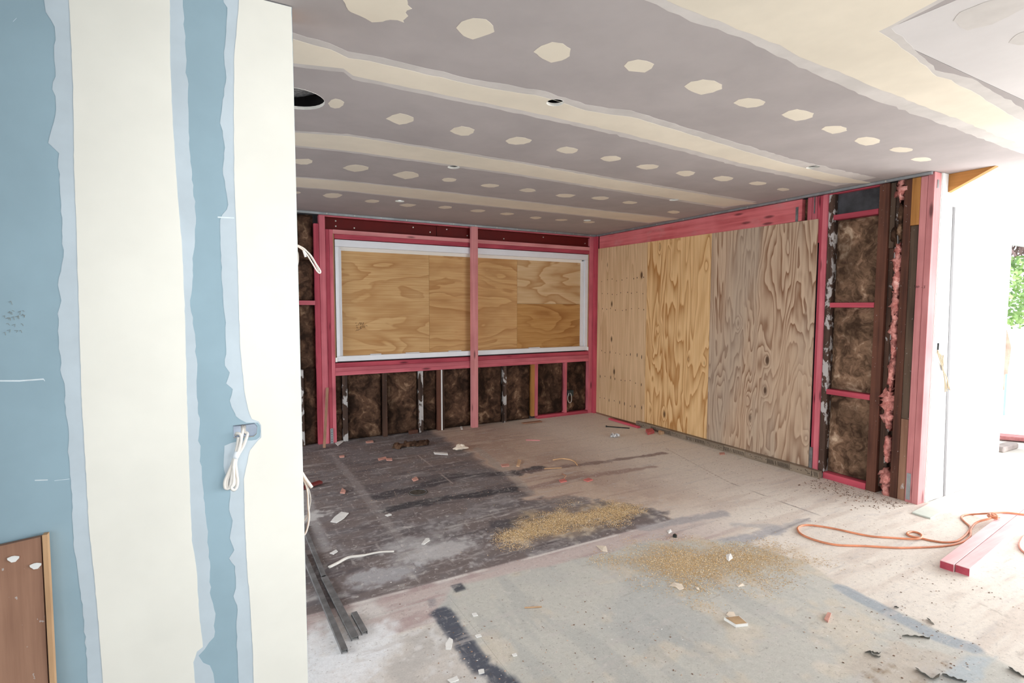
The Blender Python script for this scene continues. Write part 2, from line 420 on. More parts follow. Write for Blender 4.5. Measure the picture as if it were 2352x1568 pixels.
def floor_paint(x, y):
    n1 = fbm(x*1.7, y*1.7, 4, 3); n2 = fbm(x*7, y*7, 4, 11); n3 = fbm(x*26, y*26, 3, 23); nx = fbm(x*2.2, y*17, 4, 31); ny = fbm(x*16, y*2.4, 3, 41)
    c = np.ones(x.shape+(3,))*np.array([192, 170, 154.])
    def mixin(col, m):
        nonlocal c
        m = np.clip(m, 0, 1)[..., None]; c = c*(1-m)+np.array(col, float)*m
    mixin((172, 148, 134), sstep(.45, .62, n1)*.6)
    mixin((208, 188, 170), sstep(.5, .7, n2)*.5)
    mixin((150, 124, 114), sstep(.55, .72, nx)*.45)
    # paler particle board towards the front and the right, bright light painted in
    mixin((230, 223, 213), np.maximum(sstep(3.2, 2.3, y), sstep(2.5, 3.7, x+.2*(n1-.5)))*.9)
    mixin((200, 184, 172), sstep(.52, .7, nx)*sstep(3.4, 2.2, y)*.4)
    # the dark stained half of the back room
    edge = np.where(y > 3.4, 2.09, 2.09+(3.4-y)*.75)+(n2-.5)*np.where(y > 3.4, .12, .75)
    inner = sstep(2.50, 2.56, y)
    dk = sstep(.05, -.07, x-edge)*inner
    mixin((120, 109, 107), dk)
    mixin((96, 88, 90), dk*sstep(.45, .65, nx)*.8); mixin((128, 112, 106), dk*sstep(.5, .7, n1)*.55*sstep(3.6, 4.6, y))
    mixin((126, 122, 124), dk*sstep(.42, .66, n2)*.55)
    mixin((168, 164, 164), dk*sstep(.58, .72, n3*.6+nx*.4)*sstep(4.6, 2.9, y)*.6)
    mixin((182, 178, 178), dk*sstep(.54, .68, n3*.4+n2*.6)*sstep(3.9, 2.7, y)*.62)
    def streak(L, w, col, al, soft=.45, nz=1.1):
        P = pixpoly(L); d = np.full(x.shape, 1e9)
        for i in range(len(P)-1): d = np.minimum(d, segdist(x, y, P[i], P[i+1]))
        d = d+(n2-.5)*w*nz+(n3-.5)*w*nz*.6; mixin(col, sstep(w, w*soft, d)*al)
    streak([(870, 1140), (1050, 1095), (1190, 1085), (1240, 1075)], .09, (72, 68, 72), .85)
    streak([(880, 1172), (1050, 1140), (1200, 1122)], .07, (66, 64, 68), .9)
    streak([(1200, 1085), (1400, 1058), (1525, 1040)], .05, (128, 108, 104), .7)
    streak([(1200, 1125), (1300, 1100), (1500, 1072)], .05, (150, 124, 116), .6)
    streak([(1240, 1160), (1330, 1150)], .12, (120, 112, 112), .75); streak([(1150, 1205), (1240, 1190)], .09, (82, 78, 82), .9)
    streak([(760, 1040), (800, 1090), (920, 1240)], .045, (150, 142, 140), .65); streak([(960, 1045), (1040, 1110)], .006, (176, 162, 154), .8, .4, .1)
    streak([(1095, 1030), (1190, 1105), (1215, 1130)], .05, (170, 160, 152), .55)
    streak([(700, 1130), (720, 1200), (745, 1260)], .06, (190, 188, 188), .5)
    # spilled plaster dust
    def blob(px, r, col, al, ex=1., nz=1.):
        p = PF(*px); d = np.hypot((x-p[0])/ex, y-p[1])/r+(n2-.5)*nz+(n3-.5)*nz; mixin(col, sstep(1., .5, d)*al)
    blob((1000, 1265), .16, (206, 204, 204), .75, 2.2); blob((940, 1250), .12, (200, 198, 198), .6, 2.0)
    blob((720, 1185), .1, (206, 204, 202), .8, 1.6, 1.6); blob((890, 1320), .12, (190, 190, 194), .7, 2.)
    # the strip where the old wall stood
    st = sstep(2.215, 2.235, y+.01*(n3-.5))*sstep(2.565, 2.55, y)*sstep(3.2, 2.3, x)
    mixin((196, 180, 176), st*.9); mixin((172, 148, 146), st*sstep(.48, .62, nx)*.55); mixin((222, 218, 214), st*sstep(.5, .66, n2*.5+nx*.5)*.8*sstep(1.6, .5, x))
    mixin((140, 134, 134), st*sstep(.006, .002, np.abs(y-2.4))*.4)
    mixin((224, 218, 212), sstep(.016, .006, np.abs(y-2.548+.012*(n2-.5)))*sstep(.3, .5, n2)*sstep(3.0, 2.5, x)*.8); mixin((214, 208, 202), sstep(.012, .004, np.abs(y-2.398+.01*(n2-.5)))*sstep(.35, .55, n1)*sstep(2.6, 2.2, x)*.7)
    streak([(1480, 1212), (1600, 1190), (1660, 1178)], .06, (168, 164, 166), .8); streak([(1640, 1250), (1720, 1235), (1790, 1215)], .06, (164, 164, 170), .75)
    streak([(1690, 1205), (1800, 1210), (1850, 1195)], .05, (172, 170, 172), .55)
    # grey sheet vinyl of the front room
    V = [(1040, 1345), (1300, 1288), (1500, 1240), (1700, 1240), (1850, 1290), (1935, 1350), (2080, 1410), (2270, 1500), (2352, 1545), (2352, 1700), (1250, 1660), (1150, 1565), (1060, 1470), (1000, 1400)]
    sd = polysd(x, y, pixpoly(V))+(n2-.5)*.05; vm = sstep(-.01, .02, sd)
    mixin((198, 196, 188), vm); mixin((182, 183, 180), vm*sstep(.45, .65, n1)*.7); mixin((212, 200, 182), vm*sstep(.56, .72, n2)*.6)
    mixin((170, 172, 170), vm*sstep(.55, .7, ny)*.35)
    L_ = sstep(.96, .80, x)*sstep(2.24, 2.18, y)
    mixin((206, 200, 194), L_*.8); mixin((184, 180, 176), L_*sstep(.48, .66, n2)*.6); mixin((226, 226, 226), L_*sstep(.45, .6, n1*.4+n3*.6)*.6)
    blob((770, 1490), .24, (236, 237, 238), .9, 1.2, .7); blob((740, 1545), .22, (232, 233, 235), .9, 1.3, .8)
    streak([(1018, 1408), (1060, 1470), (1110, 1530), (1170, 1580)], .062, (78, 82, 94), .92, .55, .7)
    mixin((72, 74, 82), sstep(-.006, .01, polysd(x, y, pixpoly([(1034, 1345), (1060, 1338), (1073, 1352), (1046, 1361)])))*.9)
    mixin((140, 134, 138), sstep(-.006, .01, polysd(x, y, pixpoly([(980, 1376), (1000, 1373), (1005, 1390), (985, 1396)])))*.6)
    streak([(1935, 1352), (2000, 1385), (2080, 1425), (2160, 1465), (2225, 1485)], .055, (160, 168, 176), .85, .6, .3)
    mixin((178, 188, 194), sstep(-.01, .015, polysd(x, y, pixpoly([(2218, 1503), (2293, 1508), (2280, 1530), (2241, 1575), (2160, 1550)]))+(n2-.5)*.05)*.8)
    # torn vinyl: brown backing showing
    tv = sstep(0, .04, polysd(x, y, pixpoly([(1945, 1525), (2000, 1500), (2060, 1472), (2160, 1490), (2215, 1510), (2160, 1548), (2110, 1590), (1960, 1590)]))+(n2-.5)*.12)
    mixin((196, 186, 174), tv*.8); mixin((142, 122, 100), tv*sstep(.56, .68, nx*.5+n3*.5)*.7)
    # tint of the sawdust lying in the two heaps
    for L, al in (([(1150, 1225), (1210, 1180), (1330, 1165), (1430, 1160), (1465, 1175), (1400, 1205), (1300, 1225), (1200, 1240)], .85), ([(1420, 1280), (1530, 1250), (1640, 1250), (1790, 1260), (1850, 1285), (1760, 1310), (1660, 1325), (1560, 1345), (1520, 1325)], .62)):
        s_ = polysd(x, y, pixpoly(L))+(n2-.5)*.30+(n3-.5)*.16; mixin((188, 160, 122), sstep(-.12, .18, s_)*al)
    # chalky dusting everywhere, straight sheet joints
    mixin((222, 214, 204), sstep(.60, .75, n3*.5+n2*.5)*.35*sstep(3.6, 2.2, y))
    streak([(1680, 1110), (1881, 1183)], .006, (120, 108, 102), .8, .4, .1); streak([(1860, 1190), (1770, 1226)], .012, (150, 146, 148), .7, .4, .3)
    streak([(1530, 1030), (1680, 1110)], .005, (140, 120, 112), .5, .4, .1)
    streak([(2250, 1385), (2300, 1410)], .005, (150, 140, 130), .4)
    return c

def axis_pts(a, b, lo, hi, fine, coarse):
    pts = []
    t = a
    while t < b-1e-6:
        pts.append(t); t += fine if lo-1e-6 <= t < hi else coarse
        if pts[-1] < lo < t: t = lo
    pts.append(b); return np.array(pts)
floor = empty('floor', (2.2, 2.5, 0), kind='structure')
def floor_sheet(name, x0, x1, y0, y1, label=None):
    g = .0004
    X = axis_pts(x0+g, x1-g, -.05, 5.0, .0125, .2); Y = axis_pts(y0+g, y1-g, .70, 5.9, .0125, .2)
    gx, gy = np.meshgrid(X, Y); nxx, nyy = len(X), len(Y)
    z = (fbm(gx*5, gy*5, 3, 5)-.5)*.0016
    o = np.array([(x0+x1)/2, (y0+y1)/2, 0.])
    V = np.stack([gx-o[0], gy-o[1], z], -1).reshape(-1, 3)
    i = np.arange(nxx*nyy).reshape(nyy, nxx); q = np.stack([i[:-1, :-1], i[:-1, 1:], i[1:, 1:], i[1:, :-1]], -1).reshape(-1, 4)
    # skirt so the sheet has an edge
    bi = np.concatenate([i[0, :], i[1:, -1], i[-1, -2::-1], i[-2:0:-1, 0]]); nb = len(bi); sk = V[bi].copy(); sk[:, 2] -= .018; base = len(V)
    V = np.concatenate([V, sk, V[bi]]); k = np.arange(nb); k2 = (k+1) % nb
    q = np.concatenate([q, np.stack([base+nb+k, base+k, base+k2, base+nb+k2], -1)])
    me = bpy.data.meshes.new(name); me.vertices.add(len(V)); me.vertices.foreach_set('co', V.astype(np.float32).ravel())
    me.loops.add(q.size); me.loops.foreach_set('vertex_index', q.astype(np.int32).ravel())
    me.polygons.add(len(q)); me.polygons.foreach_set('loop_start', np.arange(0, q.size, 4, dtype=np.int32))
    me.update(calc_edges=True); me.validate()
    rgb = lin(np.clip(floor_paint(V[:, 0]+o[0], V[:, 1]+o[1]), 0, 255))
    ca = me.color_attributes.new('paint', 'FLOAT_COLOR', 'POINT'); ca.data.foreach_set('color', np.concatenate([rgb, np.ones((len(V), 1))], 1).astype(np.float32).ravel())
    me.materials.append(M['floor']); ob = bpy.data.objects.new(name, me); COL.objects.link(ob); ob.parent = floor; WLOC[ob.name] = o
    ob.location = tuple(o-WLOC['floor'])
    if label: ob['label'] = label
for (a, b) in ((-3.7, .9), (.9, 2.06), (2.06, 3.625), (3.625, 4.6)): floor_sheet('floor_sheet', a, b, 2.56, 6.0)
for (a, b) in ((2.23, 2.316), (2.316, 2.40), (2.40, 2.48), (2.48, 2.56)): floor_sheet('floor_board', -3.7, .95 if b < 2.41 else 2.78, a, b)
floor_sheet('floor_sheet', -2.6, .95, -4.2, 2.23); floor_sheet('floor_sheet', .95, 2.78, -4.2, 2.40); floor_sheet('floor_sheet', 2.78, 4.6, -4.2, 2.56); floor_sheet('floor_sheet', 4.6, 7.6, -4.2, 1.889)
MB().box(-3.7, 7.6, -4.2, 6.0, -.12, -.017).build('subfloor', M['dark'], floor)

# ------------------------------------------------------------------ ceiling
ceiling = empty('ceiling', (2.2, 1.5, ZC), kind='structure')
HOLES = [(1.406, 2.15, .042), (1.428, 3.459, .042), (1.447, 4.797, .042), (3.591, 2.252, .042), (3.589, 3.527, .042), (3.59, 4.82, .042), (.318, 2.70, .135)]
def ceiling_panel(x0, x1, y0, y1, mat):
    g = .001; x0 += g; x1 -= g; y0 += g; y1 -= g; T = .013
    hs = [h for h in HOLES if x0 < h[0] < x1 and y0 < h[1] < y1]
    pts = [Vector((x0, y0)), Vector((x1, y0)), Vector((x1, y1)), Vector((x0, y1))]; fc = [[0, 1, 2, 3]]; n = 28
    for h in hs:
        b = len(pts); pts += [Vector((h[0]+h[2]*math.cos(2*math.pi*k/n), h[1]+h[2]*math.sin(2*math.pi*k/n))) for k in range(n)]; fc.append(list(range(b, b+n)))
    mb = MB()
    if hs:
        v, e, f, *_ = delaunay_2d_cdt(pts, [], fc, 2, 1e-6)
    else: v, f = pts, fc
    mb.add([(p[0], p[1], ZC) for p in v], [list(t)[::-1] for t in f]); mb.add([(p[0], p[1], ZC+T) for p in v], [list(t) for t in f])
    mb.add([(p[0], p[1], z) for z in (ZC, ZC+T) for p in pts[:4]], [[i, (i+1) % 4, 4+(i+1) % 4, 4+i] for i in range(4)])
    ob = mb.build('ceiling_panel', mat, ceiling)
    for h in hs:
        r = MB().add([(h[0]+(h[2]-.0005)*math.cos(2*math.pi*k/n), h[1]+(h[2]-.0005)*math.sin(2*math.pi*k/n), z) for z in (ZC-.0015, ZC+T) for k in range(n)], [[i, n+i, n+(i+1) % n, (i+1) % n] for i in range(n)])
        r.build('hole_rim', M['gypsum'], ob)
for (y0, y1) in ((1.07, 2.2), (2.2, 3.33), (3.33, 4.5), (4.5, 5.86)): ceiling_panel(-3.7, 4.56 if y0 > 2 else 7.6, y0, y1, M['board_ceiling'])
ceiling_panel(-2.6, 2.05, -.2, 1.07, M['board_ceiling']); ceiling_panel(2.05, 7.6, -.2, 1.07, M['board_lightened'])  # right sheet coloured lighter to carry the brighter light there
ceiling_panel(-2.6, 7.6, -4.2, -.2, M['board_ceiling'])
MB().box(-3.7, 7.6, -4.2, 6.0, ZC+.30, ZC+.36).build('ceiling_void_cover', M['dark'], ceiling)  # dark slab added above the ceiling to stop light leaks
# dark-coloured cap cylinder with foil insulation above the large round hole
hx, hy, hr = HOLES[6]
du = MB(); n = 28
du.add([(hx+(hr+.01)*math.cos(2*math.pi*k/n), hy+(hr+.01)*math.sin(2*math.pi*k/n), z) for z in (ZC+.014, ZC+.075) for k in range(n)], [[i, (i+1) % n, n+(i+1) % n, n+i] for i in range(n)])
duo = du.build('speaker_hole_lining', M['dark'], ceiling)
MB().blob((hx, hy, ZC+.078), hr*1.2, hr*1.2, .022, .35, 4, 28, 12).build('foil_lining', M['foil'], duo)

def patch(px, zoff, name, mat, parent, amp=.004, step=.03, seed=0, plane='c'):
    if plane == 'c': P = [PF(x, y, ZC) for x, y in px]; ex = (0, 0, -zoff)
    else: P = [PY(x, y, YF) for x, y in px]; ex = (0, -zoff, 0)
    P = rough_line(P, amp, step, seed)
    for p in P:
        if plane == 'c': p[2] = ZC
        else: p[1] = YF; p[0] = min(p[0], .2215); p[2] = min(p[2], ZC-.004)
    if plane == 'c':
        A = np.array(P); lo = A.min(0)-.1; hi = A.max(0)+.1
        hs = [h for h in HOLES if lo[0] < h[0] < hi[0] and lo[1] < h[1] < hi[1]]
        if hs:
            n = 28; pts = [Vector(p[:2]) for p in P]; fc = [list(range(len(P)))]
            for h in hs:
                b = len(pts); pts += [Vector((h[0]+h[2]*math.cos(2*math.pi*k/n), h[1]+h[2]*math.sin(2*math.pi*k/n))) for k in range(n)]; fc.append(list(range(b, b+n)))
            v, e, f, *_ = delaunay_2d_cdt(pts, [], fc, 2, 1e-6); mb = MB(); keep = []
            sdv = [polysd(np.array([sum(v[i][0] for i in t)/3]), np.array([sum(v[i][1] for i in t)/3]), [p[:2] for p in P])[0] for t in f]
            for t, d in zip(f, sdv):
                c = sum((v[i] for i in t), Vector((0, 0)))/3
                if d > 0 and all((c-Vector(h[:2])).length > h[2]*.96 for h in hs): keep.append(list(t)[::-1])
            mb.add([(p[0], p[1], ZC-zoff) for p in v], keep)
            m = len(P); mb.add([(p[0], p[1], z) for z in (ZC-zoff, ZC) for p in P], [[i, (i+1) % m, m+(i+1) % m, m+i] for i in range(m)])
            return mb.build(name, mat, parent)
    return MB().prism(P, ex).build(name, mat, parent)
def inset(line, other, d):  # move a pixel line d pixels towards another one (vertical gap)
    return [(x, y+d) for x, y in line]
B1u = [(640, 66), (672, 75), (760, 100), (800, 119), (850, 126), (950, 150), (1100, 184), (1250, 209), (1345, 239), (1400, 249), (1450, 254), (1550, 284), (1700, 330), (1800, 360), (1900, 384), (2012, 408)]
B1l = [(1920, 428), (1880, 420), (1800, 403), (1700, 383), (1600, 356), (1400, 307), (1200, 262), (1000, 222), (810, 182), (790, 166), (672, 153), (640, 146)]
B2u = [(640, 294), (676, 300), (800, 308), (1000, 340), (1200, 372), (1400, 407), (1600, 440), (1738, 463)]
B2l = [(1662, 478), (1560, 462), (1400, 437), (1200, 405), (1000, 377), (800, 350), (676, 337), (640, 332)]
B3u = [(640, 401), (676, 405), (800, 415), (1000, 437), (1200, 461), (1400, 484), (1560, 501)]
B3l = [(1490, 513), (1400, 503), (1300, 492), (1100, 472), (1000, 462), (800, 440), (676, 430), (640, 426)]
def shrink(u, l, fu, fl): return [(x, y+fu) for x, y in u]+[(x, y-fl) for x, y in l]
for k, (u, l, du_, dl_) in enumerate(((B1u, B1l, 14, 9), (B2u, B2l, 4, 4), (B3u, B3l, 2, 2))):
    patch(u+l, .0005, 'filler_feather', M['feather'], ceiling, .004, .04, k)
    patch(shrink(u, l, du_, dl_), .0010, 'filler_band', M['cream'], ceiling, .003, .05, k+10)
patch([(1440, -20), (1480, 0), (1560, 36), (1700, 86), (1850, 160), (2000, 226), (2150, 280), (2380, 365), (2380, 270), (2310, 226), (2230, 180), (2150, 160), (2080, 95), (2050, 62), (2130, 20), (2190, -12), (2230, -40)], .0005, 'filler_feather', M['feather'], ceiling, .004, .05, 21)
patch([(1490, -25), (1535, 0), (1600, 28), (1720, 76), (1860, 138), (2000, 196), (2150, 254), (2380, 346), (2380, 300), (2300, 252), (2230, 208), (2140, 168), (2060, 100), (2020, 72), (2090, 34), (2150, 0), (2190, -25)], .0010, 'filler_band', M['cream'], ceiling, .004, .05, 22)
PATCH = [(1090, 65, 96, 50), (1270, 120, 88, 48), (1467, 152, 72, 32), (1616, 199, 98, 34), (1720, 237, 80, 24), (1832, 264, 74, 27), (1915, 297, 66, 19), (1992, 324, 64, 19), (2068, 344, 56, 13), (2117, 366, 50, 10),
 (771, 238, 38, 24), (920, 273, 64, 25), (1062, 301, 60, 23), (1188, 324, 64, 19), (1303, 345, 56, 16), (1402, 364, 50, 14), (1487, 383, 54, 13), (1574, 398, 44, 14), (1659, 410, 50, 12), (1740, 421, 44, 9), (1799, 435, 30, 7),
 (694, 371, 52, 15), (818, 386, 60, 17), (933, 402, 62, 18), (1030, 413, 36, 10), (1125, 426, 44, 9), (1211, 437, 42, 9), (1298, 449, 46, 9), (1378, 455, 42, 9), (1445, 465, 36, 7), (1547, 487, 30, 7),
 (680, 442, 22, 6), (763, 449, 46, 12), (853, 462, 36, 8), (936, 471, 38, 7), (1022, 476, 36, 7), (1097, 484, 36, 7), (1164, 491, 36, 6), (1230, 500, 28, 6), (1289, 505, 30, 5), (1352, 510, 30, 5)]
for k, (cx, cy, w, h) in enumerate(PATCH):
    rg = random.Random(k*5+1); pts = []
    base = [(-1, -.05), (-.62, -.72), (-.05, -1), (.55, -.82), (1, -.3), (.93, .35), (.45, .86), (-.1, 1), (-.6, .62)]
    for (a, b) in base: pts.append((cx+a*w/2*rg.uniform(.86, 1.06), cy+b*h/2*rg.uniform(.8, 1.08)))
    patch(pts, .0007, 'filler_patch', M['cream'], ceiling, .0012, .02, k)
patch([(790, -8), (800, 22), (840, 42), (855, 51), (900, 45), (928, 52), (936, 24), (935, -8)], .0007, 'filler_patch', M['cream'], ceiling, .004, .015, 77)
patch([(2190, 48), (2205, 28), (2260, 5), (2352, -20), (2375, -10), (2350, 20), (2280, 55), (2220, 70)], .0007, 'filler_patch', M['feather'], ceiling, .002, .02, 78)
patch([(2316, 98), (2340, 76), (2400, 58), (2400, 100), (2340, 103)], .0007, 'filler_patch', M['feather'], ceiling, .002, .02, 79)
# grey metal edge channel with screws, along the two open framed walls
ch = MB().box(-.1, XR, YB-.035, YB-.012, ZC-.026, ZC-.0015).build('edge_channel', M['galv'], ceiling)
for k in range(14):
    x = .68+.28*k; MB().tube([(x, YB-.035, ZC-.013), (x, YB-.039, ZC-.013)], .006, 8).build('screw', M['screw'], ch)
ch = MB().box(XR-.03, XR-.008, 1.905, YB-.04, ZC-.022, ZC-.0015).build('edge_channel', M['galv'], ceiling)
for k in range(9):
    y = 2.2+.4*k; MB().tube([(XR-.03, y, ZC-.012), (XR-.034, y, ZC-.012)], .006, 8).build('screw', M['screw'], ch)

# ------------------------------------------------------------------ insulation batt as a lumpy cushion
def batt(plane, a0, a1, z0, z1, face, parent, seed, depth=.03, mat=None, name='insulation_batt'):
    n, m = max(5, int((a1-a0)/.03)), max(6, int((z1-z0)/.03)); rg = np.random.default_rng(seed)
    A, Z = np.meshgrid(np.linspace(a0, a1, n+1), np.linspace(z0, z1, m+1)); ox = seed*3.7
    h = (fbm(A*5+ox, Z*5, 4, seed)-.5)*2*depth+(fbm(A*16+ox, Z*16, 3, seed+5)-.5)*depth*.8
    ed = np.minimum(np.minimum(A-a0, a1-A), np.minimum(Z-z0, z1-Z)); h = h*sstep(0, .05, ed)-(1-sstep(0, .045, ed))*depth*1.1
    if plane == 'y': V = np.stack([A, face+.035-h, Z], -1)
    else: V = np.stack([face+.035-h, A, Z], -1)
    V = V.reshape(-1, 3); i = np.arange((n+1)*(m+1)).reshape(m+1, n+1)
    q = np.stack([i[:-1, :-1], i[:-1, 1:], i[1:, 1:], i[1:, :-1]], -1).reshape(-1, 4)
    if plane == 'x': q = q[:, ::-1]
    bi = np.concatenate([i[0, :], i[1:, -1], i[-1, -2::-1], i[-2:0:-1, 0]]); nb = len(bi); sk = V[bi].copy(); sk[:, 1 if plane == 'y' else 0] = face+.085; base = len(V)
    faces = [tuple(t) for t in q]+[(bi[k], base+k, base+(k+1) % nb, bi[(k+1) % nb]) for k in range(nb)]+[tuple(range(base, base+nb))]
    return MB().add(np.concatenate([V, sk]), [tuple(int(j) for j in t) for t in faces]).build(name, mat or M['batt'], parent, True)

# ------------------------------------------------------------------ wall_back: the window wall
wb = empty('wall_back', (2.2, YB, 0), kind='structure')
D = .09
def studb(x0, x1, z0, z1, kind, name='stud', fr=0., label=None): return MB().box(x0, x1, YB+fr, YB+D, z0, z1).build(name, timber(kind, 'z'), wb, label=label)
MB().box(-.2, XR+.1, YB+D, YB+D+.02, 0, ZC).build('building_paper', M['paper'], wb)
for x0, x1, z0, z1, s in ((-.1, .36, 1.51, 2.39, 1), (-.1, .36, .0, 1.465, 2)): batt('y', x0, x1, z0, z1, YB, wb, s)
studb(.36, .405, 0, 2.39, 'old')
batt('y', .405, .835, 1.51, 1.93, YB, wb, 3); batt('y', .405, .835, 1.925, 2.39, YB, wb, 4)
MB().box(.36, .835, YB, YB+D, 1.465, 1.51).build('dwang', timber('pink', 'x'), wb)
batt('y', .405, .835, .80, 1.465, YB, wb, 5); batt('y', .405, .66, 0, .80, YB, wb, 6); batt('y', .705, .835, 0, .80, YB, wb, 7, .02)
studb(.662, .703, 0, .80, 'oldpaint', fr=.004)
studb(.836, .884, 0, 2.30, 'pinkdeep', fr=.004); studb(.886, .944, 0, 2.39, 'pink', fr=-.006); studb(.946, .983, 0, 2.249, 'pinkdeep'); studb(.985, 1.021, 0, 2.249, 'pink')
MB().box(.886, 4.42, YB+.004, YB+D, 2.378, 2.393).build('top_plate', timber('pink', 'x'), wb)
# red oxide steel lintel beam: channel section in two lengths
for (a, b, o_) in ((.946, 2.176, .012), (2.18, 4.335, .004)):
    bm_ = MB().box(a, b, YB+.03+o_, YB+.042+o_, 2.252, 2.377).box(a, b, YB-.0+o_, YB+.03+o_, 2.252, 2.26).box(a, b, YB+o_, YB+.03+o_, 2.369, 2.377)
    bo = bm_.build('steel_beam', M['steel'], wb)
    xs = [1.06, 1.06, 1.25, 1.9, 2.1] if a < 1 else [2.3, 2.56, 3.05, 3.62, 4.28]
    for k, x in enumerate(xs):
        z = [2.345, 2.29, 2.285, 2.34, 2.30][k]; MB().tube([(x, YB+.031+o_, z), (x, YB+.024+o_, z)], .0075, 8).build('bolt', M['screw'], bo)
MB().box(1.022, 4.337, YB-.002, YB+D, 2.207, 2.250).build('header', timber('pinkpale', 'x'), wb); MB().box(1.036, 4.337, YB+.012, YB+D, 2.158, 2.206).build('header', timber('pinkdeep', 'x'), wb)
MB().box(1.022, 1.034, YB+.01, YB+D, .866, 2.206).build('packer', timber('pale', 'z'), wb); MB().box(4.322, 4.337, YB+.01, YB+D, .866, 2.157).build('packer', timber('pale', 'z'), wb)
MB().box(1.022, 4.337, YB+.006, YB+D, .803, .850).build('sill_plate', timber('pinkdeep', 'x'), wb); MB().box(1.022, 4.337, YB-.004, YB+D, .758, .802).build('sill_plate', timber('pink', 'x'), wb); MB().box(1.022, 4.337, YB-.002, YB+D, .716, .757).build('sill_plate', timber('pink', 'x'), wb)
studb(4.339, 4.40, 0, 2.393, 'pink'); MB().box(4.402, 4.447, YB-.05, YB+D, 0, 2.393).build('stud', timber('pinkdeep', 'z'), wb); 
for x0, x1, k in ((1.092, 1.142, 'oldpaint'), (1.525, 1.571, 'old'), (1.94, 1.99, 'oldpaint'), (2.166, 2.208, 'oldred'), (3.036, 3.078, 'oldpaint'), (3.446, 3.489, 'honey'), (3.491, 3.538, 'pink'), (3.952, 3.992, 'pink')):
    studb(x0, x1, .0 if k[:3] == 'old' else .041, .714, k, fr=.006)
MB().box(2.210, 2.224, YB+.002, YB+.05, 0, .714).build('white_batten', M['white_paint'], wb, label='thin white painted batten')
studb(2.226, 2.25, 0, .714, 'old', fr=.008)
MB().box(3.539, 4.339, YB+.002, YB+D, 0, .040).build('bottom_plate', timber('pinkdeep', 'x'), wb)
prev = 1.023
for k, (x0, x1, s) in enumerate(((1.023, 1.091, 11), (1.143, 1.524, 12), (1.572, 1.939, 13), (1.991, 2.165, 14), (2.251, 2.62, 15), (2.622, 3.035, 16), (3.079, 3.445, 17), (3.539, 3.951, 18), (3.993, 4.338, 19))):
    batt('y', x0, x1, .042 if x0 > 3.5 else .005, .712, YB, wb, s, .028 if x1-x0 > .1 else .012)
# foot bracket at the left stud group
br = MB(); br.box(.955, .985, YB-.009, YB-.006, 0, .16, .0005)
bo = br.build('strap_bracket', M['galv'], wb, label='perforated galvanised strap')
for k in range(6): MB().tube([(.97, YB-.009, .02+.025*k), (.97, YB-.0105, .02+.025*k)], .004, 6).build('strap_hole', M['dark'], bo)

# window with ply boarding behind its aluminium frame
w1 = empty('window_1', (2.68, YB, .86), kind='structure')
fx0, fx1, fz0, fz1 = 1.041, 4.318, .866, 2.150
def rail(x0, x1, z0, z1, y0, y1, mat=None, name='window_frame'): return MB().box(x0, x1, y0, y1, z0, z1, .002).build(name, mat or M['alu'], w1)
rail(fx0, fx1, 2.078, fz1, YB+.004, YB+.075); rail(fx0, fx1, fz0, .922, YB+.004, YB+.075)
rail(fx0, fx0+.035, .923, 2.077, YB+.004, YB+.075); rail(fx1-.05, fx1, .923, 2.077, YB+.004, YB+.075)
rail(fx0+.036, fx0+.05, .923, 2.077, YB+.016, YB+.075, None, 'glazing_bead'); rail(fx0+.051, fx0+.066, .923, 2.06, YB+.026, YB+.075, None, 'glazing_bead')
rail(fx1-.088, fx1-.051, .923, 2.06, YB+.02, YB+.075, None, 'glazing_bead')
# sloping top bead; the daylight sheen on it is put into a whiter colour
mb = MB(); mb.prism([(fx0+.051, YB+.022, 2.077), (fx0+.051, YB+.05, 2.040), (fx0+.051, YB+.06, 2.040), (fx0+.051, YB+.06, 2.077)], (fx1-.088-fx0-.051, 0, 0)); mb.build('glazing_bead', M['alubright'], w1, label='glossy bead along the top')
for x in (1.40, 1.80, 2.32, 3.42): rail(x, x+.16 if x > 1.5 else x+.12, .9225, .931, YB+.03, YB+.055, None, 'glazing_clip')
for x in (fx0-.016, fx1-.002): rail(x, x+.018, .862, .91, YB-.004, YB+.02, M['alubright'], 'corner_clip')
PLY = [(fx0+.05, 2.09, .90, 2.07, ((214, 176, 126), (200, 156, 104), (174, 124, 74), 3.)), (2.092, 3.255, .90, 2.07, ((212, 172, 120), (198, 152, 100), (172, 122, 72), 9.)),
       (3.257, fx1-.07, 1.49, 2.07, ((216, 186, 146), (206, 172, 128), (176, 130, 80), 14.)), (3.257, fx1-.07, .90, 1.488, ((196, 150, 92), (180, 132, 76), (152, 100, 52), 21.))]
boards = []
for k, (x0, x1, z0, z1, (l, m_, d_, s)) in enumerate(PLY):
    mt = plywood('window_ply_%d' % k, l, m_, d_, 'x', 8.5, .12, .34, 2.3, s, None, .8)
    boards.append(MB().box(x0, x1, YB+.058+.002*(k > 1), YB+.075, z0, z1, .0008).build('boarding_panel', mt, w1, label=['left boarding panel with pencilled figures', 'middle boarding panel', 'paler upper right boarding panel', 'darker lower right boarding panel'][k]))
def strokes(S, conv, r, name, parent, mat):
    mb = MB()
    for s in S: mb.tube([conv(*p) for p in s], r, 4)
    return mb.build(name, mat, parent, label='handwriting in black marker')
def wconv(x, y): p = PY(x, y, YB+.0575); return p
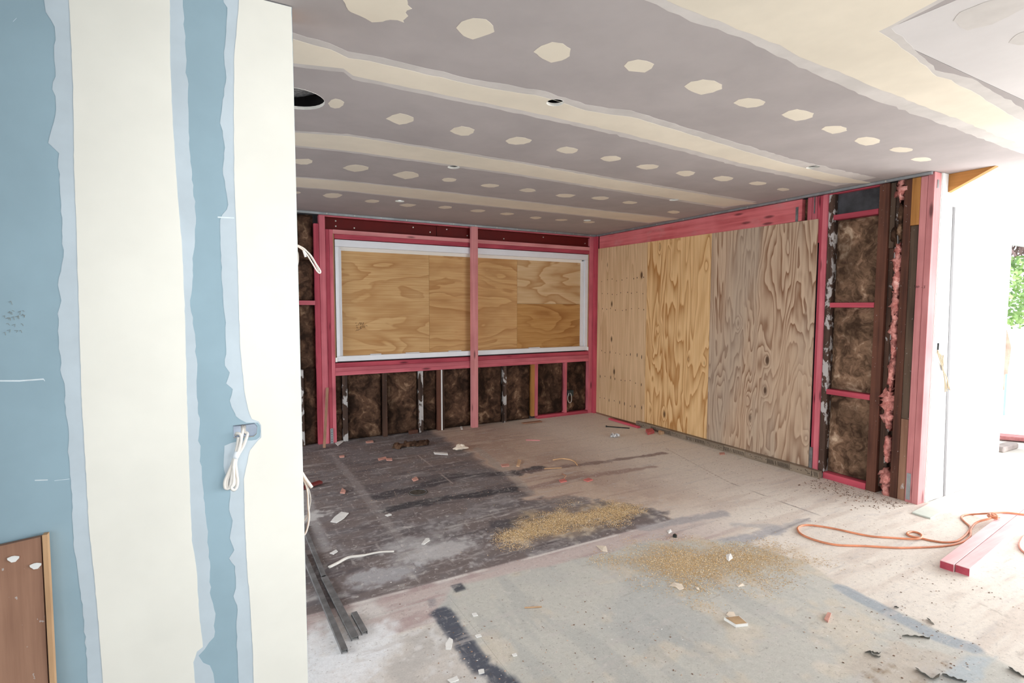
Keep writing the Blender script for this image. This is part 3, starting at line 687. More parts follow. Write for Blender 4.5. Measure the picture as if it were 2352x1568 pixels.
S = [[(816, 742), (819, 741)], [(818, 748), (821, 746)], [(823, 747), (826, 740), (828, 746)], [(828, 740), (829, 746), (831, 740), (833, 746)], [(835, 740), (834, 745)],
     [(818, 752), (821, 750), (820, 754), (823, 752)], [(826, 753), (829, 748), (828, 754)], [(831, 752), (833, 747)], [(835, 747), (837, 750), (834, 751)],
     [(817, 760), (820, 757), (822, 759), (825, 755)], [(826, 757), (829, 753), (831, 755)], [(833, 752), (836, 750), (838, 752)], [(839, 749), (842, 747), (844, 749)]]
strokes(S, wconv, .0016, 'handwriting', boards[0], M['ink'])

# ------------------------------------------------------------------ wall_right: plywood, studs, batts
wr = empty('wall_right', (XR, 3.8, 0), kind='structure')
def studr(y0, y1, z0, z1, kind, fr=0., name='stud', label=None, d=.09): return MB().box(XR+fr, XR+d, y0, y1, z0, z1).build(name, timber(kind, 'z'), wr, label=label)
MB().box(XR+.09, XR+.10, 1.90, YB+D, 0, ZC).build('building_paper', M['paper'], wr)
lint = MB().box(XR, XR+.05, 2.875, 5.70, 2.205, 2.392).build('lintel', timber('pinklintel', 'y'), wr)
MB().box(XR-.003, XR-.001, 2.905, 2.93, 2.20, 2.33, .0004).build('strap', M['darkmetal'], lint)
batt('x', 2.825, 2.874, 2.18, 2.39, XR, wr, 31, .01)
studr(2.786, 2.823, 2.10, 2.392, 'pink'); studr(2.743, 2.784, 2.10, 2.392, 'pink', .003)
st_ = studr(2.716, 2.741, 2.0, 2.392, 'pinkdeep', .006)
MB().box(XR-.003, XR-.001, 2.757, 2.766, 2.25, 2.392, .0004).build('strap', M['darkmetal'], wr)
studr(2.690, 2.715, 0, 2.392, 'pinkdeep', .006); studr(2.648, 2.689, 0, 2.392, 'pink', -.004)
MB().box(XR-.006, XR-.004, 2.692, 2.72, 0.0, .24, .0004).build('strap', M['darkmetal'], wr)
studr(2.598, 2.646, 0, 2.392, 'oldpaint', .01, label='dark stud smeared with white paint')
MB().box(XR+.05, XR+.06, 2.255, 2.597, 2.215, 2.385, .001).build('paper_panel', M['paper'], wr, label='sheet of black building paper at the top')
MB().box(XR+.004, XR+D, 2.20, 2.66, 2.385, 2.394).build('top_plate', timber('pinkdeep', 'y'), wr)
for z0, z1 in ((2.172, 2.212), (1.450, 1.490), (.722, .764), (.0, .052)): MB().box(XR-.004, XR+D, 2.257, 2.597, z0, z1).build('dwang' if z0 > .1 else 'bottom_plate', timber('pinkdeep', 'y'), wr)
for z0, z1, s in ((1.492, 2.170, 41), (.766, 1.448, 42), (.054, .720, 43)): batt('x', 2.257, 2.597, z0, z1, XR-.006, wr, s, .034, M['batt_light'])
studr(2.186, 2.255, 0, 2.392, 'oldred', .0); studr(2.150, 2.184, .05, 1.90, 'old', .03); studr(2.150, 2.184, 1.902, 2.392, 'oldgrey', .02)
studr(2.128, 2.149, 0, 2.392, 'oldpaint', .03)
MB().box(XR+.07, XR+.085, 2.085, 2.128, 0, 2.392, .001).build('back_board', timber('old', 'z'), wr)
# pink wool stuffed into the narrow gap
def tuft(y, z, ry, rz, seed, out=.066):
    ry *= 1.45
    rg = np.random.default_rng(seed); m = max(8, int(rz*2/.012)); nn = 6; v = []; f = []
    for i in range(m+1):
        t = i/m; env = (math.sin(math.pi*(t*.94+.03)))**.5
        L = ry*env*rg.uniform(.35, 1.15)*(1.7 if rg.random() < .12 else 1); R = ry*env*rg.uniform(.35, 1.15)*(1.9 if rg.random() < .15 else 1); zz = z-rz+2*rz*t
        for k in range(nn+1):
            q = -1+2*k/nn; yy = y+(q*R if q > 0 else q*L); h = (1-abs(q)**1.6)*.04*env*rg.uniform(.55, 1.2)
            v.append((XR+.045-h-out*.5, yy, zz+rg.normal(0, .004)+(.012*abs(q)*rg.normal())))
    for i in range(m):
        for k in range(nn): f.append([i*(nn+1)+k, i*(nn+1)+k+1, (i+1)*(nn+1)+k+1, (i+1)*(nn+1)+k])
    b = len(v); v += [(XR+.06, p[1], p[2]) for p in v]; g = [[b+a for a in q[::-1]] for q in f]
    ring = [k for k in range(nn+1)]+[i*(nn+1)+nn for i in range(1, m+1)]+[m*(nn+1)+k for k in range(nn-1, -1, -1)]+[i*(nn+1) for i in range(m-1, 0, -1)]
    w = [[ring[(k+1) % len(ring)], ring[k], b+ring[k], b+ring[(k+1) % len(ring)]] for k in range(len(ring))]
    MB().add(v, f+g+w).build('pink_wool_tuft', M['pinkwool'], wr, True)
for y, z, ry, rz, s in ((2.108, 2.33, .036, .075, 1), (2.112, 1.83, .024, .10, 2), (2.112, 1.66, .026, .11, 3), (2.115, 1.47, .020, .13, 4), (2.112, 1.22, .018, .15, 5), (2.115, .95, .018, .14, 6), (2.135, .74, .045, .075, 7), (2.122, .62, .026, .10, 8), (2.12, .36, .016, .10, 9), (2.118, .10, .030, .11, 10)): tuft(y, z, ry, rz, s)
for y, z, s in ((2.11, 2.14, 21), (2.11, 2.03, 22), (2.15, 2.0, 23)): MB().blob((XR+.03, y, z), .03, .022, .07, .5, s, 12, 10).build('brown_wool_tuft', M['batt'], wr, True)
studr(2.034, 2.084, 0, 2.392, 'oldred', -.002)
studr(1.984, 2.033, .62, 2.05, 'oldgrey', .004); studr(1.984, 2.033, 0, .618, 'brown', .004)
studr(1.980, 2.033, 2.052, 2.392, 'honey', -.008, 'packing_block', 'honey coloured packing block at the top')
e1 = studr(1.937, 1.979, 0, 2.392, 'pinkpale', -.004, label='inner pink end stud'); e2 = studr(1.895, 1.935, 0, 2.412, 'pinkpale', -.004, label='outer pink end stud')
MB().box(XR-.007, XR-.004, 1.945, 1.972, 0.02, .22, .0004).build('strap', M['galv'], e1)
MB().box(XR+.03, XR+.055, 1.892, 1.8945, 2.30, 2.36, .0004).build('nail_plate', M['galv'], e2)
MB().box(XR+.091, XR+.100, 1.893, 1.90, 0, ZC).build('board_edge', M['gypsum'], wr)
def rconv(x, y): p = PX(x, y, XR-.0045); return p
S = [[(2102, 655), (2100, 655.5), (2101, 657), (2103, 658), (2101, 660)], [(2104, 661), (2106, 655), (2107, 661)], [(2104.5, 658.5), (2107.5, 659)], [(2110, 656), (2108.5, 658), (2110, 660.5), (2111.5, 658), (2110, 656)], [(2116.5, 660), (2118.5, 660)], [(2122, 656), (2125, 656.5), (2123, 658.5), (2124.5, 660), (2121.5, 662)]]
strokes(S, rconv, .0012, 'handwriting', e1, M['ink'])
# plywood sheets over the studs
G = [('ply_straight', (4.765, 5.705), ((228, 196, 158), (212, 178, 138), (178, 138, 96)), 5., 13., None, .45, 2.2, .05, 'tan plywood sheet with straight grain and rows of small knots'),
     ('ply_golden', (3.825, 4.763), ((238, 202, 152), (226, 184, 130), (182, 130, 76)), 15., 13., None, 1., 1.9, .15, 'golden plywood sheet with flame grain'),
     ('ply_weathered', (2.722, 3.823), ((212, 186, 160), (194, 166, 140), (138, 100, 74)), 27., 17., (176, 164, 150), 1.1, 2.2, .15, 'weathered grey brown plywood sheet with many knots')]
for nm, (y0, y1), (l, m_, d_), s, fq, gr, kn, ac, stt, lab in G:
    mt = plywood(nm, l, m_, d_, 'z', fq, kn, stt, ac*1.7, s, gr, .6 if stt < .1 else 1.)
    o = MB()
    zb = .016 if y0 > 4 else .062; zt0 = 2.198+(y0-2.72)*.0105; zt1 = 2.198+(y1-2.72)*.0105
    o.prism([(XR-.014, y0, zb), (XR-.014, y1, zb), (XR-.014, y1, zt1), (XR-.014, y0, zt0)], (.013, 0, 0)); ob = o.build('plywood_sheet', mt, wr, label=lab)
    if kn < .5:
        rg = random.Random(5)
        for zrow in (1.80, 1.62, 1.42, .86, .52, .22):
            for k in range(9):
                y = y0+.05+k*.1+rg.uniform(-.02, .02); z = zrow+rg.uniform(-.015, .015); h = rg.uniform(.006, .011)*(2.6 if zrow < 1 and rg.random() < .4 else 1)
                MB().prism([(XR-.0142, y+.006*math.cos(a), z+h*math.sin(a)) for a in [q*math.pi/3 for q in range(6)]], (-.0004, 0, 0)).build('knot', M['stamp'], ob)
# row of stamped packing blocks at the foot of the plywood
ys = [4.86, 4.60, 4.28, 4.06, 3.80, 3.57, 3.32, 3.08, 2.86, 2.66, 2.595]
for k in range(len(ys)-1):
    b_ = MB().box(XR-.062, XR-.0145, ys[k+1]+.0015, ys[k]-.0015, 0, .060, .001).build('packing_block', timber('grey', 'y'), wr)
    if k % 2 == 1 or k == len(ys)-2:
        mb = MB(); L = ys[k]-ys[k+1]; nst = int(L/.012)
        for j in range(nst):
            y = ys[k+1]+.008+j*.012
            if .45 < j/nst < .66 and j % 2: continue
            mb.prism([(XR-.0622, y, .012), (XR-.0622, y+.005, .012), (XR-.0622, y+.013, .05), (XR-.0622, y+.008, .05)], (-.0003, 0, 0))
        if mb.v: mb.build('stamp_print', M['stamp'], b_)
    else:
        mb = MB(); rg = random.Random(k)
        for j in range(9):
            y = rg.uniform(ys[k+1]+.01, ys[k]-.02); z = rg.uniform(.012, .045); mb.prism([(XR-.0622, y, z), (XR-.0622, y+.008, z), (XR-.0622, y+.010, z+.006), (XR-.0622, y+.002, z+.006)], (-.0003, 0, 0))
        mb.build('stamp_print', M['stamp'], b_)
MB().box(XR-.030, XR-.015, 4.87, 5.68, 0, .015).build('bottom_plate', timber('brown', 'y'), wr)

# ------------------------------------------------------------------ wall_left: blue plasterboard wall in front
wl = empty('wall_left', (-.9, YF, 0), kind='structure')
HX0, HX1, HZ0, HZ1 = .0165, .086, 1.026, 1.071
def board_with_hole():
    x0, x1, z0, z1 = -2.6, .222, 0, ZC-.003
    H = [(HX0, HZ0+.002), (HX0+.02, HZ0), (HX1-.012, HZ0), (HX1-.003, HZ0+.008), (HX1, HZ1-.012), (HX1-.008, HZ1), (HX0+.03, HZ1-.001), (HX0, HZ1-.002)]
    pts = [Vector(p) for p in ((x0, z0), (x1, z0), (x1, z1), (x0, z1))]+[Vector(h) for h in H]
    v, e, f, *_ = delaunay_2d_cdt(pts, [], [[0, 1, 2, 3], list(range(4, 4+len(H)))], 2, 1e-6)
    mb = MB().add([(p[0], YF, p[1]) for p in v], [list(t) for t in f]); mb.add([(p[0], YF+.012, p[1]) for p in v], [list(t)[::-1] for t in f])
    P = pts[:4]; mb.add([(p[0], y, p[1]) for y in (YF, YF+.012) for p in P], [[i, 4+i, 4+(i+1) % 4, (i+1) % 4] for i in range(4)])
    ob = mb.build('plasterboard', M['board_blue'], wl)
    n = len(H); MB().add([(p[0], y, p[1]) for y in (YF-.0012, YF+.012) for p in H], [[i, (i+1) % n, n+(i+1) % n, n+i] for i in range(n)]).build('hole_edge', M['gypsum'], ob)
board_with_hole()
MB().box(-2.6, .222, YF+.10, YF+.112, 0, ZC-.002).build('plasterboard', M['board_blue'], wl)
for x in (-2.5, -1.9, -1.3, -.7, .177): MB().box(x, x+.045, YF+.012, YF+.10, 0, ZC-.002).build('stud', timber('pale', 'z'), wl)
fb = MB().box(HX0-.004, HX1+.004, YF+.045, YF+.049, HZ0-.005, HZ1+.005).box(HX0-.006, HX0-.003, YF+.013, YF+.049, HZ0-.005, HZ1+.005).box(HX1+.003, HX1+.006, YF+.013, YF+.049, HZ0-.005, HZ1+.005).box(HX0-.006, HX1+.006, YF+.013, YF+.049, HZ0-.008, HZ0-.005).box(HX0-.006, HX1+.006, YF+.013, YF+.049, HZ1+.008, HZ1+.011)
fb.build('flush_box', M['pbox'], wl, label='pale blue plastic wall box')
LO = [(98, -30), (102, 0), (106, 28), (127, 62), (125, 120), (128, 175), (121, 190), (130, 250), (112, 328), (134, 352), (138, 430), (142, 500), (146, 590), (133, 655), (142, 690), (134, 720), (136, 800), (140, 850), (148, 880), (152, 950), (158, 1010), (160, 1090), (166, 1150), (168, 1250), (178, 1310), (190, 1400), (198, 1500), (206, 1600)]
LI = [(240, 1600), (230, 1480), (220, 1350), (212, 1280), (204, 1200), (196, 1050), (188, 930), (184, 800), (181, 690), (178, 620), (176, 520), (171, 400), (168, 200), (162, 60), (158, 0), (156, -30)]
RI = [(384, -30), (390, 0), (391, 150), (398, 300), (408, 450), (418, 560), (424, 700), (428, 850), (432, 1000), (437, 1150), (441, 1240), (452, 1310), (457, 1400), (466, 1485), (452, 1496), (444, 1520), (448, 1568), (449, 1600)]
RO = [(494, 1600), (491, 1545), (482, 1528), (466, 1522), (455, 1505), (470, 1490), (492, 1462), (495, 1410), (482, 1360), (482, 1290), (474, 1200), (466, 1120), (456, 1000), (458, 960), (452, 900), (452, 850), (449, 780), (436, 690), (441, 660), (445, 580), (450, 500), (441, 400), (434, 330), (430, 180), (424, 70), (419, 0), (416, -30)]
def band(outer, mat, name, off, seed, amp=.0012): return patch(outer, off, name, mat, wl, amp, .016, seed, 'w')
band(LO+RO, M['feather_blue'], 'filler_feather', .0006, 51); band(LI[::-1]+RI[::-1], M['cream_wall'], 'filler_band', .0014, 52, .0004)
R2O = [(512, -30), (513, 6), (522, 18), (520, 60), (516, 120), (519, 190), (515, 205), (505, 283), (512, 300), (516, 340), (512, 400), (525, 470), (506, 505), (506, 560), (510, 640), (518, 740), (520, 800), (516, 840), (528, 856), (520, 880), (534, 894), (528, 920), (540, 950), (562, 972), (592, 974), (594, 1004), (545, 1006), (530, 1016), (515, 1024), (513, 1070), (520, 1096), (530, 1125), (526, 1170), (534, 1195), (528, 1236), (538, 1262), (526, 1282), (540, 1300), (542, 1350), (536, 1368), (546, 1400), (543, 1440), (546, 1520), (549, 1600)]
P_ = [(a if a < 594 else 594, b) for a, b in R2O]
up = [p for p in R2O if p[1] < 960]; dn = [p for p in R2O if p[1] > 1010]
# the filler runs round the socket hole: two coats, above and below it and right of it
hole_r = (600, 978), (601, 1004)
band(up+[(541, 955), (566, 971), (591, 970), (597, 977), (597, 1003), (590, 1009), (548, 1012)]+dn+[(712, 1600), (690, 784), (668, -30)], M['feather_blue'], 'filler_feather', .0006, 53)
R2I = [(550, -30), (548, 20), (538, 130), (537, 260), (538, 400), (542, 500), (546, 600), (549, 720), (552, 800), (562, 900), (570, 940), (578, 962), (594, 967), (600, 976), (600, 1004), (592, 1012), (574, 1034), (560, 1100), (562, 1180), (566, 1280), (574, 1380), (580, 1480), (584, 1600)]
band(R2I+[(711, 1600), (690, 784), (668, -30)], M['cream_wall'], 'filler_band', .0014, 54, .0004)
# scuffs and a faint brown stamp on the blue board
def wpt(x, y, o=.0008): p = PY(x, y, YF-o); return p
def scuff(L, r=.0012):
    mb = MB(); P = [wpt(*p) for p in L]; q = [p+np.array([0, 0, r]) for p in P][::-1]; mb.prism(P+q, (0, -.0002, 0)); mb.build('scuff', M['scuff'], wl)
scuff([(0, 876), (45, 876), (100, 872), (103, 876)], .004); scuff([(80, 1104), (110, 1103)], .003); scuff([(125, 1104), (160, 1100)], .0012); scuff([(500, 500), (538, 502)], .004); scuff([(30, 50), (38, 42)], .001)
mb = MB(); rg = random.Random(3)
for k in range(22):
    x = rg.uniform(5, 52); y = rg.choice([695, 715, 728, 745, 762])+rg.uniform(-4, 4); P = [wpt(x+a, y+b) for a, b in ((0, 0), (rg.uniform(3, 8), rg.uniform(-5, 1)), (rg.uniform(4, 8), rg.uniform(2, 6)))]; mb.tube(P, .0005, 4)
mb.build('faint_stamp', M['faintstamp'], wl, label='faint brown ink stamp')

# ------------------------------------------------------------------ wall_front: the white wall on the right, with the garden opening
wf = empty('wall_front', (6.0, YF, 0), kind='structure')
MB().box(4.552, 5.78, YF, YF+.11, 0, ZC).build('wall_panel', M['white_paint'], wf); MB().box(5.78, 7.6, YF, YF+.11, 2.0, ZC).build('wall_panel', M['white_paint'], wf); MB().box(7.0, 7.6, YF, YF+.11, 0, 2.0).build('wall_panel', M['white_paint'], wf)
mb = MB(); mb.prism([(4.632, YF-.001, ZC-.001), (4.632, YF-.001, 2.285), (4.632, 1.625, ZC-.001)], (.045, 0, 0)); mb.build('gusset', timber('honey', 'y'), wf, label='triangular brown timber gusset under the ceiling')
MB().bar((4.838, YF-.0016, .0), (4.735, YF-.0016, 2.19), .036, .0024, (0, 1, 0)).build('trim_1', flatmat('pale_grey_trim', (116, 114, 115), .7, .3, .03), None, kind='structure')
MB().box(5.78, 7.0, YF-.012, YF+.13, -.1, -.0005).build('threshold', M['white_paint'], wf); MB().box(5.78, 7.0, YF+.02, YF+.06, 1.985, 2.0).build('opening_head', M['galv'], wf)
MB().box(4.60, 4.625, YF-.002, YF+.0005, 1.14, 1.19, .0005).build('cable_slot', M['dark'], wf)
# unseen walls that close the rooms
wx = empty('wall_rear', (2.5, -4.25, 0), kind='structure')
for b_ in ((-2.7, 3.5, 0, ZC), (6.9, 7.7, 0, ZC), (3.5, 6.9, 0, .40), (3.5, 6.9, 2.2, ZC)): MB().box(b_[0], b_[1], -4.3, -4.2, b_[2], b_[3]).build('wall_panel', M['board_blue'], wx)
we = empty('wall_east', (7.65, -1, 0), kind='structure')
for b_ in ((-4.3, -2.9, 0, ZC), (1.4, 2.0, 0, ZC), (-2.9, 1.4, 2.17, ZC), (-2.9, 1.4, 0, .06)): MB().box(7.6, 7.7, b_[0], b_[1], b_[2], b_[3]).build('wall_panel', M['white_paint'], we)
ww = empty('wall_west', (-2.65, -1, 0), kind='structure')
for b_ in ((-4.3, -3.8, 0, ZC), (-.6, 2.0, 0, ZC), (-3.8, -.6, 2.15, ZC), (-3.8, -.6, 0, .15)): MB().box(-2.7, -2.6, b_[0], b_[1], b_[2], b_[3]).build('wall_panel', M['board_blue'], ww)
wi = empty('wall_inner', (-3.65, 4, 0), kind='structure')
for b_ in ((2.0, 2.5, 0, ZC), (5.2, 6.0, 0, ZC), (2.5, 5.2, 2.1, ZC), (2.5, 5.2, 0, .1)): MB().box(-3.7, -3.6, b_[0], b_[1], b_[2], b_[3]).build('wall_panel', M['board_lightened'], wi)
MB().box(-3.7, -2.6, YF, YF+.1, 0, ZC).build('wall_panel', M['board_lightened'], wi); MB().box(-3.7, -.1, YB, YB+.1, 0, ZC).build('wall_panel', M['board_lightened'], wi)

# ------------------------------------------------------------------ outside
tag(MB().box(7.7, 40, -25, 25, -.2, -.1).box(5.78, 9.5, YF+.135, 30, -.1, -.004).build('ground', flatmat('pale_paving', (226, 222, 214), .9, .2, .04, 2.)), kind='structure')
shrub = empty('garden_shrub', (13.0, 4.2, -.1), 'leafy green shrub with bare twigs seen through the far right opening', 'shrub')
mb = MB(); rg = np.random.default_rng(9)
for k in range(3600):
    d = rg.normal(0, 1, 3); d /= np.linalg.norm(d); p = np.array([13.0, 4.2, 1.75])+d*np.array([1.1, 1.5, .68])*rg.uniform(.55, 1)**.5
    a = rg.normal(0, 1, 3); a /= np.linalg.norm(a); b = np.cross(a, rg.normal(0, 1, 3)); b /= np.linalg.norm(b)+1e-9; s = rg.uniform(.04, .085)
    mb.add([p-a*s, p+b*s*.5, p+a*s, p-b*s*.5], [[0, 1, 2, 3]])
ml, nt, b = newmat('green_leaf', .5, .3); oi = noise(nt, coords(nt, (3, 3, 3)), 1., 2., .5)
nt.links.new(mix(nt, mapr(nt, oi, .35, .65), L4(126, 160, 104), L4(184, 214, 142)), b.inputs['Base Color'])
mb.build('foliage', ml, shrub, kind='stuff')
mb = MB()
for k in range(330):
    p = np.array([13.0, 4.2, 2.5])+rg.normal(0, 1, 3)*np.array([.7, 1.0, .15]); q = p+np.array([rg.normal(0, .25), rg.normal(0, .35), rg.uniform(.25, .9)])
    mb.tube([p, (p+q)/2+rg.normal(0, .05, 3), q], [.018, .013, .007], 5)
mb.build('twigs', flatmat('grey_pink_bark', (128, 108, 106), .9, .2, .1, 8.), shrub, kind='stuff')
MB().tube([(13.0, 4.3, -.1), (13.05, 4.25, .7), (12.9, 4.4, 1.6)], [.09, .07, .05], 8).build('trunk', flatmat('brown_bark', (206, 178, 164), .9, .2, .1, 8.), shrub)
tag(MB().bar(PF(2288, 1001, .03), PF(2420, 1012, .03), .16, .04).build('outdoor_plank', timber('pinkpale', 'x')), 'pale pink plank lying outside beyond the white wall opening', 'plank')
p = PF(2312, 1030); tag(MB().box(p[0]-.22, p[0]+.14, p[1]-.05, p[1]+.05, -.004, .05, .01).build('paving_block', flatmat('grey_block', (176, 164, 160), .9, .2, .1, 8.)), 'grey block on the ground outside beside the pink plank', 'block')
p = PY(2312, 862, 3.0); tag(MB().bar((p[0], 3.0, -.004), (p[0], 3.0, p[2]+.02), .02, .02, (0, 1, 0)).build('marker_peg', flatmat('turquoise_peg', (176, 222, 216), .6, .3)), 'slim turquoise peg standing outside in the garden opening', 'peg')

# ------------------------------------------------------------------ things standing and leaning
tag(MB().box(2.576, 2.656, YB-.062, YB-.010, 0, 2.388, .002).build('prop_post', timber('pinkpale', 'z')), 'pink timber prop from floor to ceiling in front of the boarded window', 'post')
p0 = PY(746, 1030, 5.60); tag(MB().bar((p0[0]-.005, 5.60, .0), (PY(752, 893, YB-.02)[0], YB-.018, .60), .026, .016, (0, 1, 0)).build('loose_batten', timber('brown', 'z')), 'thin brown batten leaning on the left pink studs', 'batten')
bb = empty('leaning_board', (-.75, 1.84, 0), 'rough brown timber board leaning on the blue wall, lower left', 'board')
a = (-.45, 1.872, .812); mb = MB(); mb.prism([(-1.2, 1.85, 0), (-.462, 1.85, 0), (-.462, 1.868, .813), (-1.2, 1.868, .745)], (0, .016, 0)); mb.build('face', timber('brown', 'z'), bb)
mb = MB(); mb.prism([(-.458, 1.848, 0), (-.447, 1.848, 0), (-.447, 1.864, .818), (-.458, 1.864, .818)], (0, .020, 0)); mb.build('edge_strip', timber('pale', 'z'), bb, label='pale edge strip')
for x, z in ((-.52, .765), (-.475, .735)): MB().prism([(x+.012*math.cos(a_)*(1+.3*math.sin(3*a_)), 1.864-(.813-z)*.022+.0015, z+.009*math.sin(a_)) for a_ in [q*math.pi/5 for q in range(10)]], (0, -.0006, 0)).build('plaster_splash', M['plaster'], bb)

# coil of white cable hanging from the wall box
cb = empty('cable_coil', (.04, YF-.02, .85), 'white cable bundled with tape hanging from the hole in the blue wall', 'cable')
def cp(x, y, o=.016): return PY(480+x*160/1254, 950+y*200/1568, YF-o)
L1 = [cp(600, 215, -.03), cp(605, 300, .0), cp(590, 420, .010), cp(560, 600, .014), cp(500, 740, .014), cp(430, 880, .012), cp(340, 1080, .010), cp(285, 1220, .010), cp(290, 1330, .012), cp(350, 1345, .014), cp(385, 1280, .014), cp(415, 1100, .014), cp(450, 900, .014), cp(500, 740, .017), cp(560, 560, .018), cp(580, 440, .016), cp(560, 370, .012), cp(500, 350, .004), cp(485, 380, -.01)]
L2 = [cp(640, 215, -.03), cp(640, 320, -.004), cp(690, 350, .004), cp(680, 420, .012), cp(610, 600, .014), cp(530, 740, .014), cp(480, 880, .012), cp(500, 1080, .010), cp(515, 1220, .011), cp(495, 1330, .013), cp(440, 1370, .015), cp(395, 1320, .016), cp(430, 1260, .016), cp(445, 1100, .016), cp(440, 920, .016), cp(480, 740, .018)]
L3 = [cp(530, 420, .012), cp(510, 560, .012), cp(470, 740, .012), cp(420, 880, .009), cp(380, 1060, .009), cp(335, 1200, .009), cp(330, 1310, .010), cp(400, 1320, .011), cp(460, 1250, .011), cp(440, 1080, .012)]
for L in (L1, L2, L3): MB().tube(L, .0046, 8, sub=6).build('cable_strand', M['cable'], cb, True)
MB().tube([cp(520, 680, .014), cp(470, 800, .014)], .0095, 10).build('tape_wrap', M['tape'], cb, True)
# cables coming out of the end of the blue wall
ce = empty('upper_cable_loop', (.25, 1.96, 1.55), 'looped white cable sticking out of the wall end, upper one', 'cable')
def ep(x, y, Y=1.95): return PY(x, y, Y)
MB().tube([ep(655, 552), ep(672, 560), ep(690, 566), ep(712, 584), ep(726, 606), ep(736, 622), ep(734, 627), ep(728, 622), ep(716, 602), ep(700, 578), ep(680, 564), ep(655, 556)], .0026, 7, sub=5).build('cable_strand', M['cable'], ce, True)
MB().tube([ep(655, 548, 1.955), ep(676, 560, 1.955), ep(700, 572, 1.955), ep(720, 598, 1.955), ep(734, 626, 1.955)], .0026, 7, sub=5).build('cable_strand', M['cable'], ce, True)
MB().tube([ep(655, 562, 1.96), ep(680, 574, 1.96), ep(685, 592, 1.96), ep(680, 616, 1.96), ep(660, 630, 1.96)], .0026, 7, sub=5).build('cable_strand', M['cable_grey'], ce, True)
MB().tube([ep(697, 575, 1.945), ep(702, 590, 1.945)], .004, 6).build('tape_wrap', M['tape'], ce)
ce = empty('lower_cable_loop', (.25, 1.96, .75), 'looped white cable sticking out of the wall end, lower one', 'cable')
MB().tube([ep(675, 1060), ep(692, 1084), ep(702, 1100), ep(716, 1119)], .006, 8, sub=4).build('cable_strand', M['cable'], ce, True)
MB().tube([ep(675, 1066, 1.955), ep(695, 1096, 1.955), ep(706, 1125, 1.955), ep(708, 1160, 1.955), ep(710, 1190, 1.955), ep(703, 1222, 1.955), ep(690, 1235, 1.955)], .0032, 7, sub=5).build('cable_strand', M['cable'], ce, True)
MB().tube([ep(675, 1074, 1.96), ep(702, 1108, 1.96), ep(713, 1140, 1.96), ep(711, 1165, 1.96), ep(704, 1188, 1.96), ep(690, 1205, 1.96)], .0022, 7, sub=5).build('cable_strand', M['cable_grey'], ce, True)
# cable at the end of the plywood wall
ce = empty('tied_cable', (4.7, YF-.015, .8), 'bundle of pale cables hanging from the slot in the white wall', 'cable')
def fp(x, y, o=.012): return PY(x, y, YF-o)
for L in ([(2153, 806), (2160, 818), (2166, 846), (2170, 866), (2175, 898)], [(2153, 804), (2164, 820), (2167, 845), (2174, 866), (2182, 896)], [(2153, 808), (2158, 822), (2165, 846), (2170, 870), (2171, 900)], [(2166, 815), (2167, 846), (2176, 872), (2178, 892)]):
    MB().tube([fp(*q) for q in L], .0042, 6, sub=4).build('cable_strand', flatmat('straw_cable', (196, 178, 150), .6, .3), ce, True)
MB().tube([fp(2166, 838), fp(2168, 850)], .013, 8).build('tape_wrap', M['tape'], ce, True)
# outlet box and cable low in the window wall
ob_ = empty('outlet_box', (4.06, YB, .25), 'small dark outlet box with a pale cable loop under the window, right end', 'outlet')
q0 = PY(1303, 896, YB); q1 = PY(1313, 908, YB); MB().box(q0[0], q1[0]+.01, YB-.03, YB+.03, q1[2], q0[2]).build('box', flatmat('dark_green_box', (40, 52, 52), .5, .4), ob_)
def op(x, y): return PY(x, y, YB-.045)
MB().tube([op(1307, 902), op(1304, 914), op(1307, 924), op(1312, 922), op(1313, 910), op(1310, 902)], .0045, 6, sub=5).build('cable_strand', M['cable_grey'], ob_, True)

# dark metal strips on the floor by the wall end
def strip(a, b, w, label, h=.016):
    d = np.array(b)-np.array(a); d /= np.linalg.norm(d); s = np.cross((0, 0, 1), d)*w/2; t = .003
    mb = MB(); mb.bar(np.array(a)+(0, 0, h-t/2), np.array(b)+(0, 0, h-t/2), w, t, c=.0012)
    for k in (-1, 1): mb.bar(np.array(a)+s*k*.9+(0, 0, h/2-.001), np.array(b)+s*k*.9+(0, 0, h/2-.001), t, h-.002, c=.0004)
    tag(mb.build('metal_channel', M['darkmetal']), label, 'metal strip', 'metal channels by the wall end')
strip(PF(697, 1275), PF(792, 1500), .026, 'longest dark metal channel on the floor, nearest the blue wall')
strip(PF(697, 1210), PF(744, 1327), .024, 'dark metal channel whose far end reaches behind the blue wall')
strip(PF(745, 1330), PF(816, 1470), .032, 'wider dark metal channel lying between two others')
strip(PF(813, 1412), PF(838, 1457), .026, 'short offcut of dark metal channel beside longer ones')

# two pink planks on the right, their overexposure put into a paler pink
ang = None
for k, (A, Bq) in enumerate((((2157, 1304), (2192, 1316)), ((2193, 1316), (2228, 1323)))):
    a = (PF(*A)+PF(*Bq))/2; d = np.array([1., .105, 0]); d /= np.linalg.norm(d)
    wdt = .062; q = a+d*2.2
    side = np.array([-d[1], d[0], 0])
    c0 = np.array([3.475, 1.293, 0])+side*(.0325 if k == 0 else -.0325)+d*(.0 if k == 0 else .012)
    pl = MB().bar(c0+(0, 0, .0225), c0+d*2.0+(0, 0, .0225), .062, .045, c=.0015).build('pink_plank', timber('pinkplank_lit', 'x'))
    tag(pl, 'pink treated plank on the floor, %s of the pair' % ('the one nearer the white wall' if k == 0 else 'the one nearer the camera'), 'plank', 'pair of pink planks')
    e = c0-d*.0004; hw = side*.0295; MB().prism([e-hw+(0, 0, .003), e+hw+(0, 0, .003), e+hw+(0, 0, .042), e-hw+(0, 0, .042)], -d*.0006).build('end_grain', timber('pinkdeep', 'x'), pl, label='dark red end grain')

